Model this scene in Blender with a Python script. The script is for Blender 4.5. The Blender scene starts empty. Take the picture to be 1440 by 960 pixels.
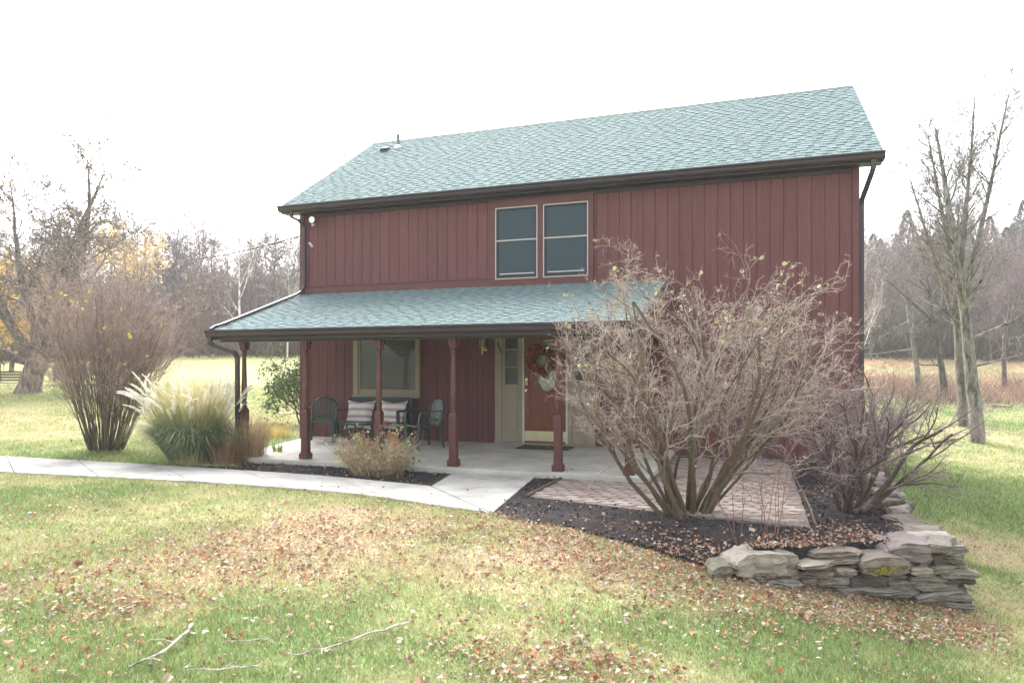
import bpy, math, random
import numpy as np
from mathutils import Vector, Matrix
SC = bpy.context.scene
COL = SC.collection
PI = math.pi
# ------------------------------------------------------------------ camera numbers (from a fit to the photograph)
F, PSI, HOR, CX, CY, CZ = 990.2, math.radians(19.29), 519.9, 8.763, -12.075, 1.338
cs, sn = math.cos(PSI), math.sin(PSI)
W, HE, HR, YR = 10.225, 4.60, 6.97, 3.37      # house width, eave height, ridge height, ridge depth

def at(u, d):                                  # pixel column + depth -> ground plan point
    k = (u-720)/F
    return CX+d*(k*cs-sn), CY+d*(k*sn+cs)
def gp(u, v, z):                               # pixel -> point on height z
    d = (CZ-z)*F/(v-HOR); x, y = at(u, d); return (x, y, z)
def yp(u, v, Y):                               # pixel -> point on the plane y = Y
    k = (u-720)/F; d = (Y-CY)/(k*sn+cs)
    return (CX+d*(k*cs-sn), Y, CZ-(v-HOR)*d/F)
def WX(u, Y=0.): return yp(u, 500, Y)[0]
def WZ(u, v, Y=0.): return yp(u, v, Y)[2]

# ------------------------------------------------------------------ numpy noise
_rs = np.random.RandomState(7)
_tab = _rs.rand(256, 256)
def vnoise(x, y):
    xi = np.floor(x).astype(int); yi = np.floor(y).astype(int); fx = x-xi; fy = y-yi
    fx = fx*fx*(3-2*fx); fy = fy*fy*(3-2*fy)
    a = _tab[xi % 256, yi % 256]; b = _tab[(xi+1) % 256, yi % 256]; c = _tab[xi % 256, (yi+1) % 256]; d = _tab[(xi+1) % 256, (yi+1) % 256]
    return (a*(1-fx)+b*fx)*(1-fy)+(c*(1-fx)+d*fx)*fy
def fbm(x, y, s=1., o=4):
    x = np.asarray(x, float)*s; y = np.asarray(y, float)*s; r = 0; w = .5; t = 0
    for i in range(o):
        r = r+w*vnoise(x+17.3*i, y+9.1*i); t += w; x = x*2.03; y = y*2.03; w *= .5
    return r/t

# ------------------------------------------------------------------ materials
def mat(name, col=(.5, .5, .5), rough=.7, vary=.12, scale=8., bump=0., bscale=60., attr=False, spec=.4, metal=0., trans=0., stretch=None, coat=0.):
    m = bpy.data.materials.new(name); m.use_nodes = True; nt = m.node_tree; N = nt.nodes; L = nt.links
    b = N['Principled BSDF']; b.inputs['Roughness'].default_value = rough; b.inputs['Specular IOR Level'].default_value = spec
    b.inputs['Metallic'].default_value = metal
    tc = N.new('ShaderNodeTexCoord'); mp = N.new('ShaderNodeMapping'); L.new(tc.outputs['Object'], mp.inputs[0])
    if stretch: mp.inputs['Scale'].default_value = stretch
    no = N.new('ShaderNodeTexNoise'); no.inputs['Scale'].default_value = scale; no.inputs['Detail'].default_value = 5; no.inputs['Roughness'].default_value = .65
    L.new(mp.outputs[0], no.inputs['Vector'])
    mr = N.new('ShaderNodeMapRange'); mr.inputs['From Min'].default_value = .3; mr.inputs['From Max'].default_value = .7
    mr.inputs['To Min'].default_value = 1-vary; mr.inputs['To Max'].default_value = 1+vary; L.new(no.outputs['Fac'], mr.inputs['Value'])
    mx = N.new('ShaderNodeVectorMath'); mx.operation = 'SCALE'; L.new(mr.outputs[0], mx.inputs['Scale'])
    if attr:
        at_ = N.new('ShaderNodeAttribute'); at_.attribute_name = 'Col'; L.new(at_.outputs['Color'], mx.inputs[0])
    else: mx.inputs[0].default_value = col
    L.new(mx.outputs[0], b.inputs['Base Color'])
    if bump:
        n2 = N.new('ShaderNodeTexNoise'); n2.inputs['Scale'].default_value = bscale; n2.inputs['Detail'].default_value = 4
        L.new(mp.outputs[0], n2.inputs['Vector'])
        bp = N.new('ShaderNodeBump'); bp.inputs['Strength'].default_value = bump; bp.inputs['Distance'].default_value = .02
        L.new(n2.outputs['Fac'], bp.inputs['Height']); L.new(bp.outputs[0], b.inputs['Normal'])
    if trans:
        out = N['Material Output']; tr = N.new('ShaderNodeBsdfTranslucent'); ms = N.new('ShaderNodeMixShader')
        ms.inputs[0].default_value = trans; L.new(mx.outputs[0], tr.inputs[0]); L.new(b.outputs[0], ms.inputs[1]); L.new(tr.outputs[0], ms.inputs[2]); L.new(ms.outputs[0], out.inputs[0])
    return m
M = {}
M['siding'] = mat('siding_paint', rough=.66, vary=.16, scale=7, bump=.5, bscale=60, attr=True, stretch=(1.6, 1, .10))
M['trim'] = mat('maroon_trim_paint', (.112, .043, .041), .6, .16, 6, .25, 50, stretch=(.3, 1, 1))
M['gutter'] = mat('brown_gutter_metal', (.042, .031, .038), .42, .03, 2, spec=.45)
M['post'] = mat('post_paint', (.098, .036, .032), .5, .16, 9, .2, 40)
M['ceil'] = mat('porch_ceiling_paint', (.11, .05, .045), .7, .1, 4)
M['shingle'] = mat('shingle_green', rough=.93, vary=.16, scale=55, attr=True, bump=.5, bscale=220, spec=.25)
M['tan'] = mat('tan_paint', (.29, .248, .188), .5, .06, 6, .06, 40)
M['white'] = mat('white_paint', (.72, .72, .72), .4, .04)
M['framegrey'] = mat('aluminium_storm_frame', (.42, .39, .37), .45, .05)
M['door'] = mat('varnished_door', (.19, .055, .028), .35, .22, 5, .06, 40, stretch=(6, 6, .6))
M['brass'] = mat('brass', (.60, .48, .24), .22, .08, 10, metal=1.)
M['kick'] = mat('brass_kick_plate', (.60, .56, .36), .30, .12, 8, .05, 12, metal=.6)
M['black'] = mat('black_metal', (.02, .02, .022), .5, .1)
M['numeral'] = mat('dark_numeral', (.035, .02, .018), .5, .1)
M['concrete'] = mat('concrete', (.37, .36, .335), .85, .34, 2.0, .25, 90)
M['porchcon'] = mat('porch_concrete', (.46, .45, .40), .8, .22, 2.0, .2, 80)
M['mulch'] = mat('mulch', rough=.95, vary=.5, scale=40, attr=True, bump=1., bscale=70, spec=.2)
M['chips'] = mat('mulch_chips', rough=.9, vary=.3, scale=30, attr=True, spec=.2)
M['paver'] = mat('clay_paver', rough=.88, vary=.16, scale=30, attr=True, bump=.35, bscale=120, spec=.25)
M['stone'] = mat('field_stone', rough=.88, vary=.28, scale=9, attr=True, bump=.6, bscale=45, spec=.25, stretch=(1, 1, 2.5))
M['timber'] = mat('weathered_timber', (.12, .082, .058), .85, .3, 14, .4, 60)
M['plastic'] = mat('green_plastic', (.012, .06, .045), .32, .08, 6, spec=.5)
M['bench'] = mat('dark_green_metal', (.022, .045, .055), .45, .15, 12)
M['mat'] = mat('green_doormat', (.06, .085, .03), .95, .25, 60, .5, 200)
M['ground'] = mat('lawn_ground', rough=.95, vary=.28, scale=26, attr=True, bump=.7, bscale=35, spec=.15)
M['blade'] = mat('grass_blades', rough=.7, vary=.05, scale=5, attr=True, trans=.35, spec=.2)
M['leafc'] = mat('dry_leaves', rough=.75, vary=.15, scale=30, attr=True, trans=.2, spec=.25)
M['bark_tan'] = mat('shrub_bark', rough=.85, vary=.25, scale=25, attr=True, bump=.4, bscale=120, spec=.2)
M['bark'] = mat('tree_bark', rough=.9, vary=.8, scale=9, attr=True, bump=.8, bscale=40, spec=.15, stretch=(1, 1, .35))
M['plume'] = mat('grass_plume', (.88, .85, .78), .8, .06, trans=.45)
M['foliage'] = mat('foliage', rough=.7, vary=.2, scale=3, attr=True, trans=.3, spec=.2)
M['wood'] = mat('old_wood', (.20, .16, .12), .85, .2, 12, .3)
M['road'] = mat('road_surface', (.36, .35, .34), .9, .12, 3)
M['wire'] = mat('cable', (.03, .03, .03), .6, .05)
M['lead'] = mat('vent_pipe_metal', (.16, .17, .22), .55, .1)
M['lens'] = mat('flood_lens', (.82, .82, .82), .25, .03)
M['siderail'] = mat('silver_weatherstrip', (.55, .55, .55), .35, .05)
def glass(name, col, rough=.06, sp=.6):
    m = bpy.data.materials.new(name); m.use_nodes = True; b = m.node_tree.nodes['Principled BSDF']
    N = m.node_tree.nodes; L = m.node_tree.links
    b.inputs['Base Color'].default_value = (*col, 1); b.inputs['Roughness'].default_value = rough; b.inputs['IOR'].default_value = 1.5
    b.inputs['Specular IOR Level'].default_value = sp
    tc = N.new('ShaderNodeTexCoord'); no = N.new('ShaderNodeTexNoise'); no.inputs['Scale'].default_value = 2.2; no.inputs['Detail'].default_value = 2
    L.new(tc.outputs['Object'], no.inputs['Vector']); bp = N.new('ShaderNodeBump'); bp.inputs['Strength'].default_value = .06; bp.inputs['Distance'].default_value = .02
    L.new(no.outputs['Fac'], bp.inputs['Height']); L.new(bp.outputs[0], b.inputs['Normal'])
    return m
M['glass'] = glass('window_glass', (.018, .038, .047), .10, .30)
M['glass2'] = glass('picture_glass', (.09, .10, .09), .04)
M['glass3'] = glass('sidelight_glass', (.06, .07, .075), .08)
M['lampglass'] = glass('lantern_glass', (.16, .16, .13), .1)
def cushion_mat():
    m = mat('striped_fabric', (.55, .5, .5), .95, .06, 20); N = m.node_tree.nodes; L = m.node_tree.links
    b = N['Principled BSDF']; tc = N.new('ShaderNodeTexCoord'); sx = N.new('ShaderNodeSeparateXYZ'); L.new(tc.outputs['Object'], sx.inputs[0])
    ml = N.new('ShaderNodeMath'); ml.operation = 'MULTIPLY'; ml.inputs[1].default_value = 7.2; L.new(sx.outputs['Z'], ml.inputs[0])
    fr = N.new('ShaderNodeMath'); fr.operation = 'FRACT'; L.new(ml.outputs[0], fr.inputs[0])
    cr = N.new('ShaderNodeValToRGB'); cr.color_ramp.interpolation = 'CONSTANT'; L.new(fr.outputs[0], cr.inputs[0])
    e = cr.color_ramp.elements; e[0].position = 0; e[0].color = (.70, .66, .62, 1); e[1].position = .42; e[1].color = (.36, .31, .31, 1)
    for p, c in ((.50, (.62, .57, .53, 1)), (.58, (.30, .25, .26, 1)), (.78, (.66, .62, .58, 1)), (.86, (.42, .37, .36, 1)), (.92, (.70, .66, .62, 1))):
        q = e.new(p); q.color = c
    L.new(cr.outputs[0], b.inputs['Base Color'])
    return m
M['cushion'] = cushion_mat()

# ------------------------------------------------------------------ objects
def link(name, me, m, parent=None):
    o = bpy.data.objects.new(name, me); COL.objects.link(o)
    if m is not None:
        for x in (m if isinstance(m, (list, tuple)) else [m]): me.materials.append(x)
    if parent is not None: o.parent = parent
    return o
def tag(o, label=None, cat=None, group=None, kind=None):
    if label: o['label'] = label
    if cat: o['category'] = cat
    if group: o['group'] = group
    if kind: o['kind'] = kind
    return o
def thing(name, label, cat, loc=(0, 0, 0), rz=0, group=None):
    o = bpy.data.objects.new(name, None); COL.objects.link(o); o.location = loc; o.rotation_euler = (0, 0, rz); o.empty_display_size = .1
    return tag(o, label, cat, group)
def npmesh(name, V, Fc, cols=None, smooth=False):
    V = np.asarray(V, dtype=np.float32); Fc = np.asarray(Fc, dtype=np.int32)
    me = bpy.data.meshes.new(name); me.vertices.add(len(V)); me.vertices.foreach_set('co', V.ravel())
    n, k = Fc.shape
    me.loops.add(n*k); me.loops.foreach_set('vertex_index', Fc.ravel())
    me.polygons.add(n); me.polygons.foreach_set('loop_start', np.arange(0, n*k, k, dtype=np.int32)); me.polygons.foreach_set('loop_total', np.full(n, k, dtype=np.int32))
    if smooth: me.polygons.foreach_set('use_smooth', np.ones(n, dtype=bool))
    me.update(calc_edges=True)
    if cols is not None:
        a = me.color_attributes.new('Col', 'FLOAT_COLOR', 'POINT'); c = np.ones((len(V), 4), dtype=np.float32); c[:, :3] = np.asarray(cols)
        a.data.foreach_set('color', c.ravel())
    return me
class MB:
    def __init__(s): s.v = []; s.f = []; s.c = []; s.col = None
    def add(s, vs, fs):
        n = len(s.v); s.v += [tuple(p) for p in vs]; s.f += [tuple(n+i for i in f) for f in fs]
        s.c += [s.col or (.5, .5, .5)]*len(vs); return s
    def box(s, x0, x1, y0, y1, z0, z1):
        return s.add([(x0, y0, z0), (x1, y0, z0), (x1, y1, z0), (x0, y1, z0), (x0, y0, z1), (x1, y0, z1), (x1, y1, z1), (x0, y1, z1)],
                     [(0, 3, 2, 1), (4, 5, 6, 7), (0, 1, 5, 4), (1, 2, 6, 5), (2, 3, 7, 6), (3, 0, 4, 7)])
    def bar(s, a, b, w, h, up=(0, 0, 1)):                 # box section from a to b
        a = Vector(a); b = Vector(b); d = (b-a).normalized(); u = Vector(up); sd = d.cross(u)
        if sd.length < 1e-4: sd = d.cross(Vector((0, 1, 0)))
        sd.normalize(); u = sd.cross(d).normalized(); P = []
        for q in (a, b):
            for i, j in ((-1, -1), (1, -1), (1, 1), (-1, 1)): P.append(q+sd*i*w/2+u*j*h/2)
        return s.add(P, [(0, 1, 2, 3), (7, 6, 5, 4), (0, 4, 5, 1), (1, 5, 6, 2), (2, 6, 7, 3), (3, 7, 4, 0)])
    def tube(s, pts, r, n=10, cap=True):
        pts = [Vector(p) for p in pts]; rs = r if isinstance(r, (list, tuple)) else [r]*len(pts); P = []
        ref = Vector((0, 0, 1))
        if abs((pts[-1]-pts[0]).normalized().z) > .9: ref = Vector((0, 1, 0))
        for i, p in enumerate(pts):
            d = (pts[min(i+1, len(pts)-1)]-pts[max(i-1, 0)]).normalized(); a = d.cross(ref).normalized(); b = a.cross(d)
            for k in range(n): t = 2*PI*k/n; P.append(p+(a*math.cos(t)+b*math.sin(t))*rs[i])
        Fs = [(i*n+k, i*n+(k+1) % n, (i+1)*n+(k+1) % n, (i+1)*n+k) for i in range(len(pts)-1) for k in range(n)]
        if cap: Fs += [tuple(range(n))[::-1], tuple((len(pts)-1)*n+k for k in range(n))]
        return s.add(P, Fs)
    def lathe(s, prof, cx=0, cy=0, n=16, off=0):          # prof: (r, z)
        P = [(cx+r*math.cos(2*PI*k/n+off), cy+r*math.sin(2*PI*k/n+off), z) for r, z in prof for k in range(n)]
        Fs = [(i*n+k, i*n+(k+1) % n, (i+1)*n+(k+1) % n, (i+1)*n+k) for i in range(len(prof)-1) for k in range(n)]
        Fs += [tuple(range(n))[::-1], tuple((len(prof)-1)*n+k for k in range(n))]
        return s.add(P, Fs)
    def prism(s, poly, z0, z1):                           # plan polygon -> upright prism; z may be callables
        n = len(poly); g = lambda z, p: z(p[0], p[1]) if callable(z) else z
        P = [(p[0], p[1], g(z0, p)) for p in poly]+[(p[0], p[1], g(z1, p)) for p in poly]
        return s.add(P, [tuple(range(n))[::-1], tuple(range(n, 2*n))]+[(i, (i+1) % n, n+(i+1) % n, n+i) for i in range(n)])
    def extrude_x(s, prof, x0, x1):                       # prof: (y,z) closed polygon
        n = len(prof); P = [(x0, y, z) for y, z in prof]+[(x1, y, z) for y, z in prof]
        return s.add(P, [tuple(range(n)), tuple(range(n, 2*n))[::-1]]+[(i, n+i, n+(i+1) % n, (i+1) % n) for i in range(n)])
    def build(s, name, m, parent=None, smooth=False, colors=False, bevel=0, recalc=True):
        me = bpy.data.meshes.new(name); me.from_pydata(s.v, [], s.f)
        if recalc:
            import bmesh
            bm = bmesh.new(); bm.from_mesh(me); bmesh.ops.recalc_face_normals(bm, faces=bm.faces); bm.to_mesh(me); bm.free()
        if colors:
            a = me.color_attributes.new('Col', 'FLOAT_COLOR', 'POINT')
            a.data.foreach_set('color', np.array([(*c, 1) for c in s.c], dtype=np.float32).ravel())
        if smooth: me.polygons.foreach_set('use_smooth', np.ones(len(me.polygons), dtype=bool))
        me.update(); o = link(name, me, m, parent)
        if smooth:
            try: me.set_sharp_from_angle(angle=math.radians(38))
            except Exception: pass
        if bevel:
            b = o.modifiers.new('bevel', 'BEVEL'); b.width = bevel; b.segments = 2; b.limit_method = 'ANGLE'
        return o

# ------------------------------------------------------------------ terrain
def in_poly(x, y, poly):
    x = np.asarray(x, float); y = np.asarray(y, float); c = np.zeros(x.shape, bool); n = len(poly)
    for i in range(n):
        x1, y1 = poly[i][:2]; x2, y2 = poly[(i+1) % n][:2]
        c ^= ((y1 > y) != (y2 > y)) & (x < (x2-x1)*(y-y1)/(y2-y1+1e-12)+x1)
    return c
def poly_dist(x, y, poly):
    d = np.full(np.shape(x), 1e9); n = len(poly)
    for i in range(n):
        x1, y1 = poly[i][:2]; x2, y2 = poly[(i+1) % n][:2]; l = (x2-x1)**2+(y2-y1)**2+1e-12
        t = np.clip(((x-x1)*(x2-x1)+(y-y1)*(y2-y1))/l, 0, 1); d = np.minimum(d, np.hypot(x-x1-t*(x2-x1), y-y1-t*(y2-y1)))
    return d
ctl = []
def C_uvz(u, v, z): ctl.append(gp(u, v, z))
def C_udz(u, d, z): x, y = at(u, d); ctl.append((x, y, z))
for a in ((0, 960, -.15), (720, 960, -.30), (1440, 960, -.72), (690, 724, -.14), (0, 650, -.14), (250, 664, -.13), (450, 680, -.13), (300, 800, -.18), (1000, 805, -.34), (900, 785, -.24), (1340, 852, -.62),
          (1440, 800, -.78), (1440, 740, -.84), (1300, 650, -.66), (1375, 622, -.58), (1440, 575, -.36), (1250, 572, -.25), (0, 600, -.02), (150, 637, -.10), (380, 590, 0.), (1180, 832, -.48), (1300, 735, -.74)): C_uvz(*a)
C_uvz(1440, 600, -.5); C_uvz(1250, 600, -.45)
for a in ((40, 28, .38), (380, 40, 1.34), (380, 60, 3.45), (0, 60, 2.5), (200, 60, 3.2), (1440, 50, 1.5), (1200, 70, 4.1), (1440, 80, 5.3), (1330, 40, .7), (720, 35, .6), (720, 60, 3.0), (950, 50, 2.0), (900, 90, 7),
          (0, 100, 6.5), (720, 100, 8), (1440, 110, 8.5), (-500, 30, .5), (-500, 80, 5), (1900, 30, -.4), (1900, 80, 4), (0, 160, 10), (720, 170, 12), (1440, 170, 12), (2200, 160, 10), (-900, 160, 10)): C_udz(*a)
ctl += [(0, -3.2, -.12), (-.5, 0, -.1), (0, 7, -.1), (10.3, 0, -.3), (10.3, 7, -.35), (5, -3.2, -.12), (5, 3.5, -.1), (8.7, -18, -.3), (-8, -18, 0), (25, -18, -1.3), (0, -40, -.2), (30, -40, -1.2), (22, -8, -1.3)]
CT = np.array(ctl)
def _k(r2): return .5*r2*np.log(r2+1e-9)
_n = len(CT); _A = np.zeros((_n+3, _n+3)); _r2 = (CT[:, None, 0]-CT[None, :, 0])**2+(CT[:, None, 1]-CT[None, :, 1])**2
_A[:_n, :_n] = _k(_r2)+np.eye(_n)*1.5; _A[:_n, _n] = 1; _A[:_n, _n+1:] = CT[:, :2]; _A[_n, :_n] = 1; _A[_n+1:, :_n] = CT[:, :2].T
_w = np.linalg.solve(_A, np.concatenate([CT[:, 2], [0, 0, 0]]))
def tps(x, y):
    x = np.asarray(x, float); y = np.asarray(y, float); r = _w[_n]+_w[_n+1]*x+_w[_n+2]*y
    for i in range(_n): r = r+_w[i]*_k((x-CT[i, 0])**2+(y-CT[i, 1])**2)
    return np.clip(r, -3, 16)
# plan polygons
P_MAIN = [gp(u, v, -.11)[:2] for u, v in ((-330, 624), (0, 641), (250, 655), (450, 668), (605, 683), (690, 721), (500, 693), (300, 678), (0, 663), (-330, 640))]
SLAB = [(.15, .05), (.20, -.1), (.78, -2.97), (7.42, -2.97), (7.42, .05)]
P_BRANCH = [P_MAIN[4], (gp(648, 657, -.07)[0], -2.98), (gp(757, 664, -.07)[0], -2.98), P_MAIN[5]]
BED_L = [gp(u, v, -.10)[:2] for u, v in ((232, 653), (330, 655))]+[(.60, -2.2), (.8, -2.98), (P_BRANCH[1][0], -2.98), P_MAIN[4], P_MAIN[3], P_MAIN[2]]
BED_R = [P_MAIN[5], (P_BRANCH[2][0], -2.98), (7.42, -2.98), (7.42, .02), (W, .02), (W+.45, -.3)]+[gp(u, v, -.15)[:2] for u, v in ((1232, 690), (1262, 728), (1298, 757), (1318, 766), (1240, 768), (1130, 776), (1045, 777))]+[gp(u, v, -.22)[:2] for u, v in ((992, 784), (900, 768), (800, 748))]
PATIO = [gp(u, v, -.11)[:2] for u, v in ((790, 671), (742, 697), (900, 716), (1140, 741), (1115, 668))]
PATIO = [(PATIO[0][0], -3.0), PATIO[1], PATIO[2], PATIO[3], (PATIO[4][0], -.12), (7.45, -.12), (7.45, -3.0)]
def bedplane(x, y): return -.11-.006*np.maximum(0, -3.0-y)-.02*np.clip((np.asarray(x)-9.5)/2, 0, 1)
WALLX = gp(1045, 785, -.15)[0]
def bedz(x, y):
    x = np.asarray(x, float); y = np.asarray(y, float); g = gz0(x, y); p = bedplane(x, y); inR = in_poly(x, y, BED_R)
    d = np.where(inR, poly_dist(x, y, BED_R), poly_dist(x, y, BED_L)); k = np.clip((x-WALLX)/.25, 0, 1)
    return np.minimum(p, g+.03+.34*d+k*1.5)-.07*np.clip(np.where(in_poly(x, y, PATIO), poly_dist(x, y, PATIO), 0)/.04, 0, 1)
FLAT = [(P_MAIN, -.135, .5), (P_BRANCH, -.125, .3), (SLAB, -.16, .3)]
def gz0(x, y):
    x = np.asarray(x, float); y = np.asarray(y, float); z = tps(x, y)
    z = z+.03*(fbm(x, y, .7, 3)-.5)+.015*(fbm(x+50, y, 2.5, 2)-.5)
    for poly, h, fall in FLAT:
        d = np.where(in_poly(x, y, poly), 0, poly_dist(x, y, poly)); w = np.clip(1-d/fall, 0, 1); w = w*w*(3-2*w); z = z*(1-w)+h*w
    return z
def gz(x, y):
    z = gz0(x, y)
    for poly in (BED_L, BED_R):
        ins = in_poly(x, y, poly)
        if ins.any(): z = np.array(z); z[ins] = np.minimum(z[ins], bedz(x[ins], y[ins])-.05)
    return z
def G(x, y): return float(gz(np.array([x]), np.array([y]))[0])
def on(u, v, dmax=200):                       # first hit of a pixel ray on the terrain
    d = np.concatenate([np.arange(2.5, 30, .05), np.arange(30, dmax, .3)]); x, y = at(u, d); z = CZ-(v-HOR)*d/F
    h = gz(x, y); i = np.argmax(h >= z); return (float(x[i]), float(y[i]), float(h[i]), float(d[i]))

# lawn colour: fraction of straw in the grass (a property of the lawn itself)
_B = []
for u, v, r, b in ((150, 700, .9, -.35), (60, 790, .5, .15), (60, 870, .6, -.35), (260, 900, .6, -.35), (500, 880, .5, -.2), (560, 840, .5, -.1), (850, 900, .8, -.3), (1100, 900, .8, -.35), (1300, 930, .7, -.35), (1000, 860, .5, -.25),
                   (700, 900, .5, .05), (300, 790, .9, .35), (480, 730, 1., .4), (640, 760, .9, .3), (900, 820, .6, .4), (760, 830, .6, .2), (200, 850, .35, .35), (780, 780, .5, .4), (1100, 835, .4, .35), (1300, 870, .4, .35), (950, 940, .4, .2),
                   (1350, 690, 1.6, -.45), (1250, 680, 1.2, -.45), (1430, 700, 1.5, -.45), (1400, 765, 1.2, .5), (1330, 755, .6, .2), (1400, 655, 1.4, .15), (1420, 615, 1.6, .5), (1330, 640, 1.2, -.1), (1440, 598, 1.5, -.4), (1300, 575, 2.5, -.3), (60, 632, 1.5, -.5), (200, 640, 1., -.3),
                   (60, 607, 1.8, .4), (30, 580, 2, .3), (350, 620, 1.5, -.1), (390, 592, 1.8, .2), (200, 610, 2, .3)):
    x, y, z, d = on(u, v); _B.append((x, y, r, b))
def straw(x, y):
    t = .37+1.2*(fbm(x, y, .8, 4)-.5)+.9*(fbm(x+31, y-12, 3., 3)-.5)
    for bx, by, r, b in _B: t = t+.85*b*np.exp(-((x-bx)**2+(y-by)**2)/(2*r*r))
    return np.clip(t, 0, 1)
GREEN = np.array((.195, .255, .105)); STRAW = np.array((.46, .385, .25)); YEL = np.array((.31, .335, .155))
def lawncol(x, y):
    t = straw(x, y)[..., None]; a = np.clip(t*2, 0, 1); b = np.clip(t*2-1, 0, 1)
    return GREEN*(1-a)+YEL*(a-b)+STRAW*b

def steps(lo, hi, flo, fhi, fine, growth=1.12):
    a = list(np.arange(flo, fhi+1e-6, fine)); s = fine; x = a[-1]
    while x < hi: s *= growth; x += s; a.append(x)
    s = fine; x = a[0]; b = []
    while x > lo: s *= growth; x -= s; b.append(x)
    return np.array(b[::-1]+a)
gx = steps(-260, 280, -6, 17, .10); gy = steps(-130, 300, -10, 1.5, .10)
X, Y = np.meshgrid(gx, gy); Z = gz(X, Y)
nx, ny = len(gx), len(gy); idx = np.arange(nx*ny).reshape(ny, nx)
Fq = np.stack([idx[:-1, :-1], idx[:-1, 1:], idx[1:, 1:], idx[1:, :-1]], -1).reshape(-1, 4)
tc_ = lawncol(X, Y)
# beyond the creek the hillside is a rough field of rust and straw; further left the grass is pale
dcam = -(X-CX)*sn+(Y-CY)*cs; rc = ((X-CX)*cs+(Y-CY)*sn)/np.maximum(dcam, .1)*F+720
rough = np.clip((dcam-29-2*fbm(X, Y, .2, 2))/3, 0, 1)*np.clip((rc-1050)/80, 0, 1)
nn = fbm(X, Y, .22, 4)[..., None]; fieldc = np.array((.30, .175, .105))*(1-nn)+np.array((.35, .29, .17))*nn
fieldc = np.where(fbm(X+9, Y, .12, 3)[..., None] > .58, np.array((.20, .22, .10)), fieldc)
tc_ = tc_*(1-rough[..., None])+fieldc*rough[..., None]
pale = np.clip((dcam-16)/12, 0, 1)*np.clip((700-rc)/100, 0, 1)
tc_ = tc_*(1-.55*pale[..., None])+np.array((.36, .34, .15))*.55*pale[..., None]
wood = np.clip((dcam-(62+6*fbm(X, Y, .1, 2)))/6, 0, 1)[..., None]
tc_ = tc_*(1-wood)+np.array((.20, .155, .12))*wood
tc_ = tc_*(.82+.36*fbm(X, Y, 5., 3))[..., None]
me = npmesh('ground', np.stack([X, Y, Z], -1).reshape(-1, 3), Fq, tc_.reshape(-1, 3), smooth=True)
ground = tag(link('ground', me, M['ground']), kind='structure', label='autumn lawn of green and straw coloured grass', cat='ground')

# ------------------------------------------------------------------ beds, paths, slab, patio
def sheet(name, poly, zf, m, colf, step=.06, thick=.0, noise=0., cat='', label=''):
    xs = np.arange(min(p[0] for p in poly)-step, max(p[0] for p in poly)+step, step); ys = np.arange(min(p[1] for p in poly)-step, max(p[1] for p in poly)+step, step)
    A, B = np.meshgrid(xs, ys); jig = .35*(fbm(A, B, 1.7, 3)-.5)
    dd = poly_dist(A, B, poly); ins = in_poly(A, B, poly); sd = np.where(ins, dd, -dd)
    keep = (sd > noise*jig*2-step*.7)
    H = zf(A, B)+.035*(fbm(A, B, 2.2, 4)-.5)+.02*(fbm(A, B, 11, 2)-.5)
    H = np.where(sd < .05, np.minimum(H, gz0(A, B)+.03+.25*np.maximum(sd, -.1)), H)
    id_ = np.full(A.shape, -1); id_[keep] = np.arange(keep.sum())
    q = np.stack([id_[:-1, :-1], id_[:-1, 1:], id_[1:, 1:], id_[1:, :-1]], -1).reshape(-1, 4); q = q[(q >= 0).all(1)]
    V = np.stack([A[keep], B[keep], H[keep]], -1); me = npmesh(name, V, q, colf(A[keep], B[keep]), smooth=True)
    return tag(link(name, me, m), kind='structure', label=label, cat=cat)
def mulchcol(x, y):
    n = fbm(x, y, 4, 3)[:, None]; return np.array((.024, .022, .024))*(1-n)+np.array((.05, .042, .042))*n
sheet('mulch_bed', BED_L, bedz, M['mulch'], mulchcol, noise=.12, cat='ground', label='dark mulch strip between the porch and the walkway')
sheet('mulch_bed', BED_R, bedz, M['mulch'], mulchcol, noise=.14, cat='ground', label='dark mulch bed in front of the brick patio')
rng = random.Random(3)
nrs = np.random.RandomState(11)
def path_slabs(polys, name, label):
    mb = MB()
    for p in polys: mb.prism(p, lambda x, y: -.22, lambda x, y: -.105-.0*x)
    return tag(mb.build(name, M['concrete'], bevel=.008), kind='structure', label=label, cat='path')
# split main path into slabs by joints
up = P_MAIN[:5]; lo = P_MAIN[9:4:-1]
def along(pl, t):
    L = [math.hypot(pl[i+1][0]-pl[i][0], pl[i+1][1]-pl[i][1]) for i in range(len(pl)-1)]; s = t*sum(L)
    for i, l in enumerate(L):
        if s <= l or i == len(L)-1: k = min(1, s/l); return (pl[i][0]+(pl[i+1][0]-pl[i][0])*k, pl[i][1]+(pl[i+1][1]-pl[i][1])*k)
        s -= l
NS = 9; polys = []
for i in range(NS):
    a, b = i/NS+.0007, (i+1)/NS-.0007; m_ = (a+b)/2
    polys.append([along(lo, a), along(lo, m_), along(lo, b), along(up, b), along(up, m_), along(up, a)])
path_slabs(polys, 'path', 'pale concrete walkway running left across the lawn')
c0 = [P_BRANCH[3], P_BRANCH[2], P_BRANCH[1], P_BRANCH[0]]
c0 = [(P_BRANCH[3][0]+.012, P_BRANCH[3][1]+.012), P_BRANCH[2], P_BRANCH[1], (P_BRANCH[0][0]+.012, P_BRANCH[0][1]+.012)]
path_slabs([c0], 'path', 'short concrete walkway joining the porch')
mb = MB(); mb.prism([(x, y) for x, y in SLAB], -.3, lambda x, y: .0+.016*y)
tag(mb.build('porch_floor', M['porchcon'], bevel=.01), kind='structure', label='concrete porch slab under the green porch roof', cat='floor')
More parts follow.
